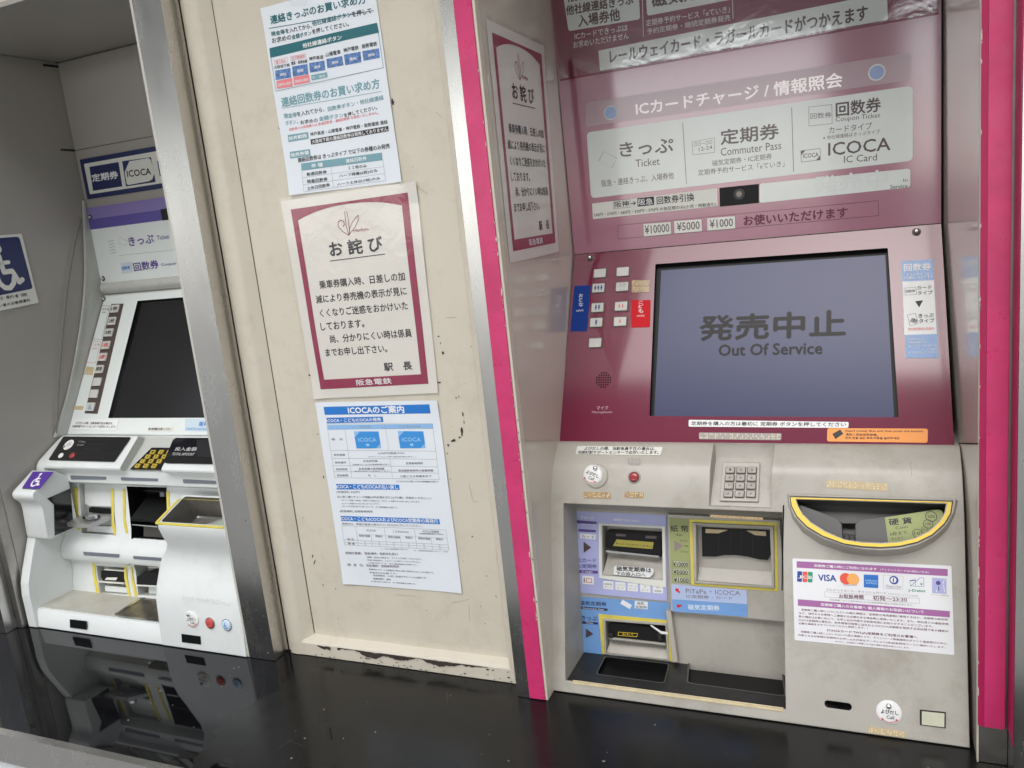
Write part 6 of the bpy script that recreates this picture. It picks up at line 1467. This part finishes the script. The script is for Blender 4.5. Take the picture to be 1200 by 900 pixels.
cut(hp_, [cutter('hr', [(hq[0], -L_ + .009), (hq[1], -L_ + .009), (hq[1], -.004), (hq[0], -.004)], -.05, .02, mat('grey_brown_hopper', (.16, .15, .13), .38, mottle=.2, mscale=40), r=.006)])
cut(hb, [cutter('hr', [(hq[0], -L_ + .009), (hq[1], -L_ + .009), (hq[1], -.004), (hq[0], -.004)], -.05, .02, MATS['grey_brown_hopper'], r=.006)], 38)
ring('yellow_rim', 'hr', rounded([(hx0 * S + .001, -L_ + .0005), (hx1 * S - .001, -L_ + .0005), (hx1 * S - .001, -.012), (hx0 * S + .001, -.012)], .008), rounded([(hx0 * S + .006, -L_ + .0055), (hx1 * S - .006, -L_ + .0055), (hx1 * S - .006, -.0122), (hx0 * S + .006, -.0122)], .006), yellow, wm, .0003, .0012)
hs_ = mesh('coin_ramp', [FM['hr'] @ Vector(p) for p in ((-1.60 * S, -L_ + .012, -.018), (-1.47 * S, -L_ + .012, -.012), (-1.47 * S, -.008, -.018), (-1.60 * S, -.014, -.045))] + [FM['hr'] @ Vector(p) for p in ((-1.60 * S, -L_ + .012, -.048), (-1.47 * S, -L_ + .012, -.048), (-1.47 * S, -.008, -.048), (-1.60 * S, -.014, -.0485))],
           [[0, 1, 2, 3], [7, 6, 5, 4], [0, 4, 5, 1], [1, 5, 6, 2], [2, 6, 7, 3], [3, 7, 4, 0]], mat('pale_hopper_metal', (.42, .41, .38), .35, .3, mottle=.2, mscale=50), 'W', wm)
mesh('coin_print', [FM['hr'] @ Vector(p) for p in ((-1.565 * S, -L_ + .013, -.0150), (-1.472 * S, -L_ + .013, -.0112), (-1.472 * S, -.012, -.0168), (-1.565 * S, -.030, -.030))], [[0, 1, 2, 3]], mat('pale_green_print', (.42, .50, .40), .35, mottle=.3, mscale=300), 'W', hs_)
# dots moulded above the lower buttons, call buttons
call_disc('ll', (-1.0916,-0.0371), .0150, wm, .15, False, bolt_off=(-.3, .6))
poly('button_collar', 'll', circle((-1.0511,-0.04), .0102, 26), chrome, wm, .0002, .0014)
dome('stop_button', 'll', (-1.0511,-0.04), .0088, .003, mat('faded_red_button', (.50, .07, .06), .3), wm, n0=.001)
Ink('ll', inkpk, wm, .0045).t('とりけし', ((-1.0511,-0.04)[0] - .006, (-1.0511,-0.04)[1] + .0006, (-1.0511,-0.04)[0] + .006, (-1.0511,-0.04)[1] + .0006, .003), .5).t('Cancel', ((-1.0511,-0.04)[0] - .005, (-1.0511,-0.04)[1] - .004, (-1.0511,-0.04)[0] + .005, (-1.0511,-0.04)[1] - .004, .0026), .5).done()
poly('button_collar', 'll', circle((-1.0141,-0.0397), .0106, 26), chrome, wm, .0002, .0014)
wb = dome('wheelchair_button', 'll', (-1.0141,-0.0397), .0094, .003, mat('pale_blue_button', (.55, .66, .76), .3), wm, n0=.001)
ik = Ink('ll', blue, wb, .0043, 'wheelchair_symbol')
cc = (-1.0141,-0.0397)
wheelchair(ik, lambda x, y: (cc[0] + (x - .52) * .012, cc[1] - (y - .5) * .012), .0009); ik.done()
i = Ink('lo', mat('moulded_shadow', (.42, .43, .42), .4), wm, .0003, 'moulded_dots')
rr = random.Random(9)
a, b = Vector((-1.1058,-0.044)), Vector((-1.0014,-0.0445))
for c in range(26):
    p = a + (b - a) * (c / 25)
    for r in range(3):
        if rr.random() < .5: i.p(circle((p.x, p.y - r * .0028), .0009, 6), 0)
i.done()
poly('black_port', 'll', [(-1.3995,-0.0678),(-1.3548,-0.0671),(-1.3574,-0.0841),(-1.4022,-0.0845)], black, wm, .0002, .0010)
poly('black_port', 'll', [(-1.1205,-0.0669),(-1.077,-0.0667),(-1.0782,-0.0819),(-1.1218,-0.0823)], black, wm, .0002, .0010)
ubox('machine_foot', (-2.23, 1.49, -.9995), (-1.46, 1.88, -.9978), rubber, wm)
# wheelchair handset box on the left
pb = [(1.600, -.592), (1.597, -.586), (1.562, -.5615), (1.555, -.562), (1.49, -.600), (1.486, -.604), (1.484, -.612), (1.487, -.622), (1.497, -.632), (1.503, -.642), (1.504, -.66), (1.500, -.735), (1.503, -.744), (1.51, -.748), (1.585, -.737), (1.600, -.732)]
hbx = xprism('handset_box', pb, -2.236, -2.15, white, wm, smooth=40)
poly('dark_window', 'ps', [(0.0153,-0.0205),(0.0675,-0.018),(0.0556,-0.0953),(0.0141,-0.0954),(0.0261,-0.0368)], black, hbx, .0004, .0012)
sgk = poly('wheelchair_sticker', 'pt', [(-1.5023,-0.0017),(-1.4453,0.0001),(-1.4432,-0.0436),(-1.4922,-0.0429)], signp, hbx, .0004, .0009, r=.002)
s_ = Sheet([(-1.5023,-0.0017),(-1.4453,0.0001),(-1.4432,-0.0436),(-1.4922,-0.0429)])
ik = Ink('pt', inkw, sgk, .0011, 'wheelchair_symbol')
wheelchair(ik, lambda x, y: s_.pt(.2 + .66 * x, .04 + .9 * y), .0036); ik.done()
Ink('pt', ink, hbx, .0010).l((-1.49,-0.0445), (-1.4502,-0.0449), .0012).done()
# ---- upper part: ticket panel
hw = poly('ticket_panel', 'hl', srect(-2.2525, -.0613, -1.456, .178), panelw, wm, -.012, .001)
poly('violet_band', 'hl', srect(-2.2523, .1425, -1.4562, .1778), violet2, hw, .0012, .0015)
vb = poly('violet_band', 'hl', srect(-2.2523, .111, -1.4562, .1423), violet, hw, .0012, .0015)
poly('black_square', 'hl', [(-1.3122,0.097),(-1.2897,0.097),(-1.2901,0.0744),(-1.3122,0.0745)], black, hw, .0015, .0018)
i = Ink('hl', inkp, hw, .0016)
i.t('きっぷ', (-1.4146,0.0317,-1.3445,0.0327,0.0178), .9).t('回数券', (-1.4137,-0.021,-1.3442,-0.019,0.0173), .9).t('Ticket', (-1.3353,0.0374,-1.3028,0.0374,0.0088)).t('Coupon Ticket', (-1.3372,-0.0174,-1.2586,-0.0168,0.0075))
i.done()
i = Ink('hl', inks, hw, .0016)
i.frame_([(-1.4371,0.052),(-1.4166,0.0424),(-1.4251,0.0325),(-1.4453,0.0414)], .0005).l((-1.4479,0.0149), (-1.2877,0.0141), .0005)
for r in range(5):
    i.t('●●●●', (-1.4744,0.0474,-1.4584,0.0478,0.0021)) if False else None
    for c in range(5):
        p = Vector((-1.4708,0.0461)) + Vector((c * .0034, -r * .0062 + c * .0002)); i.p(circle((p.x, p.y), .001, 6), 0)
i.done()
sq = poly('coupon_icon', 'hl', [(-1.4486,-0.0005),(-1.4151,-0.0002),(-1.42,-0.0227),(-1.4507,-0.0233)], mat('pale_icon', (.55, .62, .68), .4), hw, .0012, .0016, r=.001)
Ink('hl', blue, sq, .0018).t('回数券', (-1.4477,-0.0156,-1.4239,-0.0152,0.007), .8).done()
for c in ((-1.5089,0.1005), (-1.5076,-0.0295)):
    poly('bolt_washer', 'hl', circle(c, .0055, 20), rim_m, wm, .0015, .0022)
    dome('bolt', 'hl', c, .0034, .005, chrome, wm, n0=.0022)
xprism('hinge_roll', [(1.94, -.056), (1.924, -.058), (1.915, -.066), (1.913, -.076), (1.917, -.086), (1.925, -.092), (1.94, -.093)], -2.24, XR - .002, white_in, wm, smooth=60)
# side cheeks: curved profile beside the upper part
sc_p = curve_pts([(1.925, .20), (1.905, .10), (1.88, -.02), (1.845, -.13), (1.79, -.26), (1.73, -.38), (1.66, -.49)], 4)
sc_o = sc_p + [(1.70, -.4925), (1.94, -.094), (1.94, .20)]
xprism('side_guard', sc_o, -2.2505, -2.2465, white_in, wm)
gd = [U(-2.2465, y - .004, z) for y, z in sc_p]
def tube_strip(name, pts, w, m, parent):
    vs, fs = [], []
    for p in pts:
        vs += [p + Vector((-w, 0, w * .4)), p + Vector((w, 0, w * .4)), p + Vector((w, w * 2, 0)), p + Vector((-w, w * 2, 0))]
    for j in range(len(pts) - 1):
        for e in range(4):
            a = j * 4 + e; b = j * 4 + (e + 1) % 4
            fs.append([a, b, b + 4, a + 4])
    fs += [[0, 1, 2, 3], [len(vs) - 1, len(vs) - 2, len(vs) - 3, len(vs) - 4]]
    return mesh(name, vs, fs, m, 'W', parent, smooth=50)
tube_strip('guard_edge', gd, .0024, white_in, wm)
# screen panel
sl = poly('screen_panel', 'sl', [(-2.2415 * S, -.001), (XR * S, -.001), (XR * S, -.4585 * S), (-2.2455 * S, -.4585 * S)], panelw, wm, -.01, 0)
cut(sl, [cutter('sl', srect(-2.0915, -.4083, -1.60, -.0305), -.006, .02, black)], None)
poly('screen', 'sl', srect(-2.074, -.4075, -1.615, -.0405), dark_scr, wm, -.0095, -.0058)
bdefs = []
for k in range(9):
    t = k / 8
    x = 285 + (137 - 285) * t; y = 112 + (686 - 112) * t
    bdefs.append((x, y))
bs = [(-1.4686,-0.0363), (-1.4678,-0.0643), (-1.468,-0.0904), (-1.4671,-0.1184), (-1.4676,-0.1448), (-1.4679,-0.1714), (-1.4654,-0.199), (-1.4654,-0.2248), (-1.4656,-0.2525)]
rail = poly('button_rail', 'sl', [(-1.4854,-0.0235),(-1.45,-0.0249),(-1.4441,-0.2667),(-1.4806,-0.2655)], rim_m, sl, 0, .0012)
lab = ('1枚', '2枚', '3枚', '1枚', '2枚', '精算', '', '', '')
for k, c in enumerate(bs):
    b = push_button('sl', c, .0225, .0175, keyw, wm, proud=.0042, rimw=.0010)
    if lab[k]:
        Ink('sl', (inkr if k in (3, 4) else ink), b, .0045).t(lab[k], (c[0] - .0085, c[1] - .0042, c[0] + .0085, c[1] - .0042, .0088), 1.2 if k < 5 else .5).done()
    if k == 8:
        ik = Ink('sl', blue, b, .0045, 'wheelchair_symbol'); wheelchair(ik, lambda x, y, c=c: (c[0] + (x - .52) * .014, c[1] - (y - .5) * .014), .0011); ik.done()
i = Ink('sl', ink, sl, .0004, 'label_frame'); i.frame_([(-1.5154,-0.0248),(-1.4897,-0.0272),(-1.4868,-0.1042),(-1.5142,-0.1022)], .0006).t('おとな', (-1.5089,-0.0362,-1.4902,-0.0377,0.0055), .5).t('Adult', (-1.5088,-0.0425,-1.4954,-0.0433,0.0031)).done()
i = Ink('sl', inkr, sl, .0004, 'label_frame'); i.frame_([(-1.5154,-0.1061),(-1.4886,-0.1079),(-1.4879,-0.1566),(-1.5145,-0.155)], .0006).t('こども', (-1.5106,-0.117,-1.4902,-0.1178,0.0054), .5).t('Child', (-1.5089,-0.1248,-1.4957,-0.1252,0.0031)).done()
braille('sl', [(-1.5115,-0.1635),(-1.4887,-0.1656),(-1.4877,-0.1829),(-1.5125,-0.1808)], sl, gold2, cells=3)
braille('sl', [(-1.5162,-0.2492),(-1.489,-0.2501),(-1.4891,-0.2582),(-1.5173,-0.2573)], sl, gold2, cells=4)
tg = poly('notice_tag', 'sl', [(-1.5101,-0.2774),(-1.3799,-0.2794),(-1.3788,-0.3012),(-1.513,-0.2995)], whites, sl, .0004, .0009, r=.001)
i = Ink('sl', ink, tg, .0011); i.t('よびだしの際、当駅係員不在の場合は、', (-1.4986,-0.2887,-1.3935,-0.2893,0.0051), .7).t('河原町駅サポートセンターで応対いたします。', (-1.5064,-0.2959,-1.3827,-0.2963,0.0051), .7).done()
tg = poly('notice_tag', 'sl', [(-1.2976,-0.2942),(-1.2327,-0.294),(-1.2308,-0.3026),(-1.2976,-0.3029)], creams, sl, .0004, .0009)
Ink('sl', ink, tg, .0011).t('他の券売機をお使いください', (-1.2942,-0.3008,-1.2359,-0.3006,0.0051), .7).done()
tg = poly('notice_tag', 'sl', [(-1.2062,-0.2778),(-1.1389,-0.2779),(-1.1275,-0.3022),(-1.1995,-0.3015)], mat('pale_blue_label', (.55, .66, .74), .4), sl, .0004, .0009)
Ink('sl', blue, tg, .0011).t('阪神', (-1.1676,-0.2924,-1.1462,-0.2928,0.009), 1).t('190円270円280円', (-1.1973,-0.3,-1.1297,-0.3007,0.0045), .5).done()
poly('bolt_washer', 'sl', circle((-1.513,-0.0107), .0052, 20), rim_m, wm, 0, .0008)
dome('bolt', 'sl', (-1.513,-0.0107), .0034, .005, chrome, wm)

cbp = [FM['aw'] @ Vector((*p, .004)) for p in [(0.2015,0.0994),(0.1751,0.0497),(0.1406,-0.0266),(0.1125,-0.1023),(0.0867,-0.1774),(0.063,-0.2522),(0.0421,-0.3235)]]
tube_strip('cable', cbp, .0011, mat('grey_cable', (.20, .19, .17), .5), al_l)
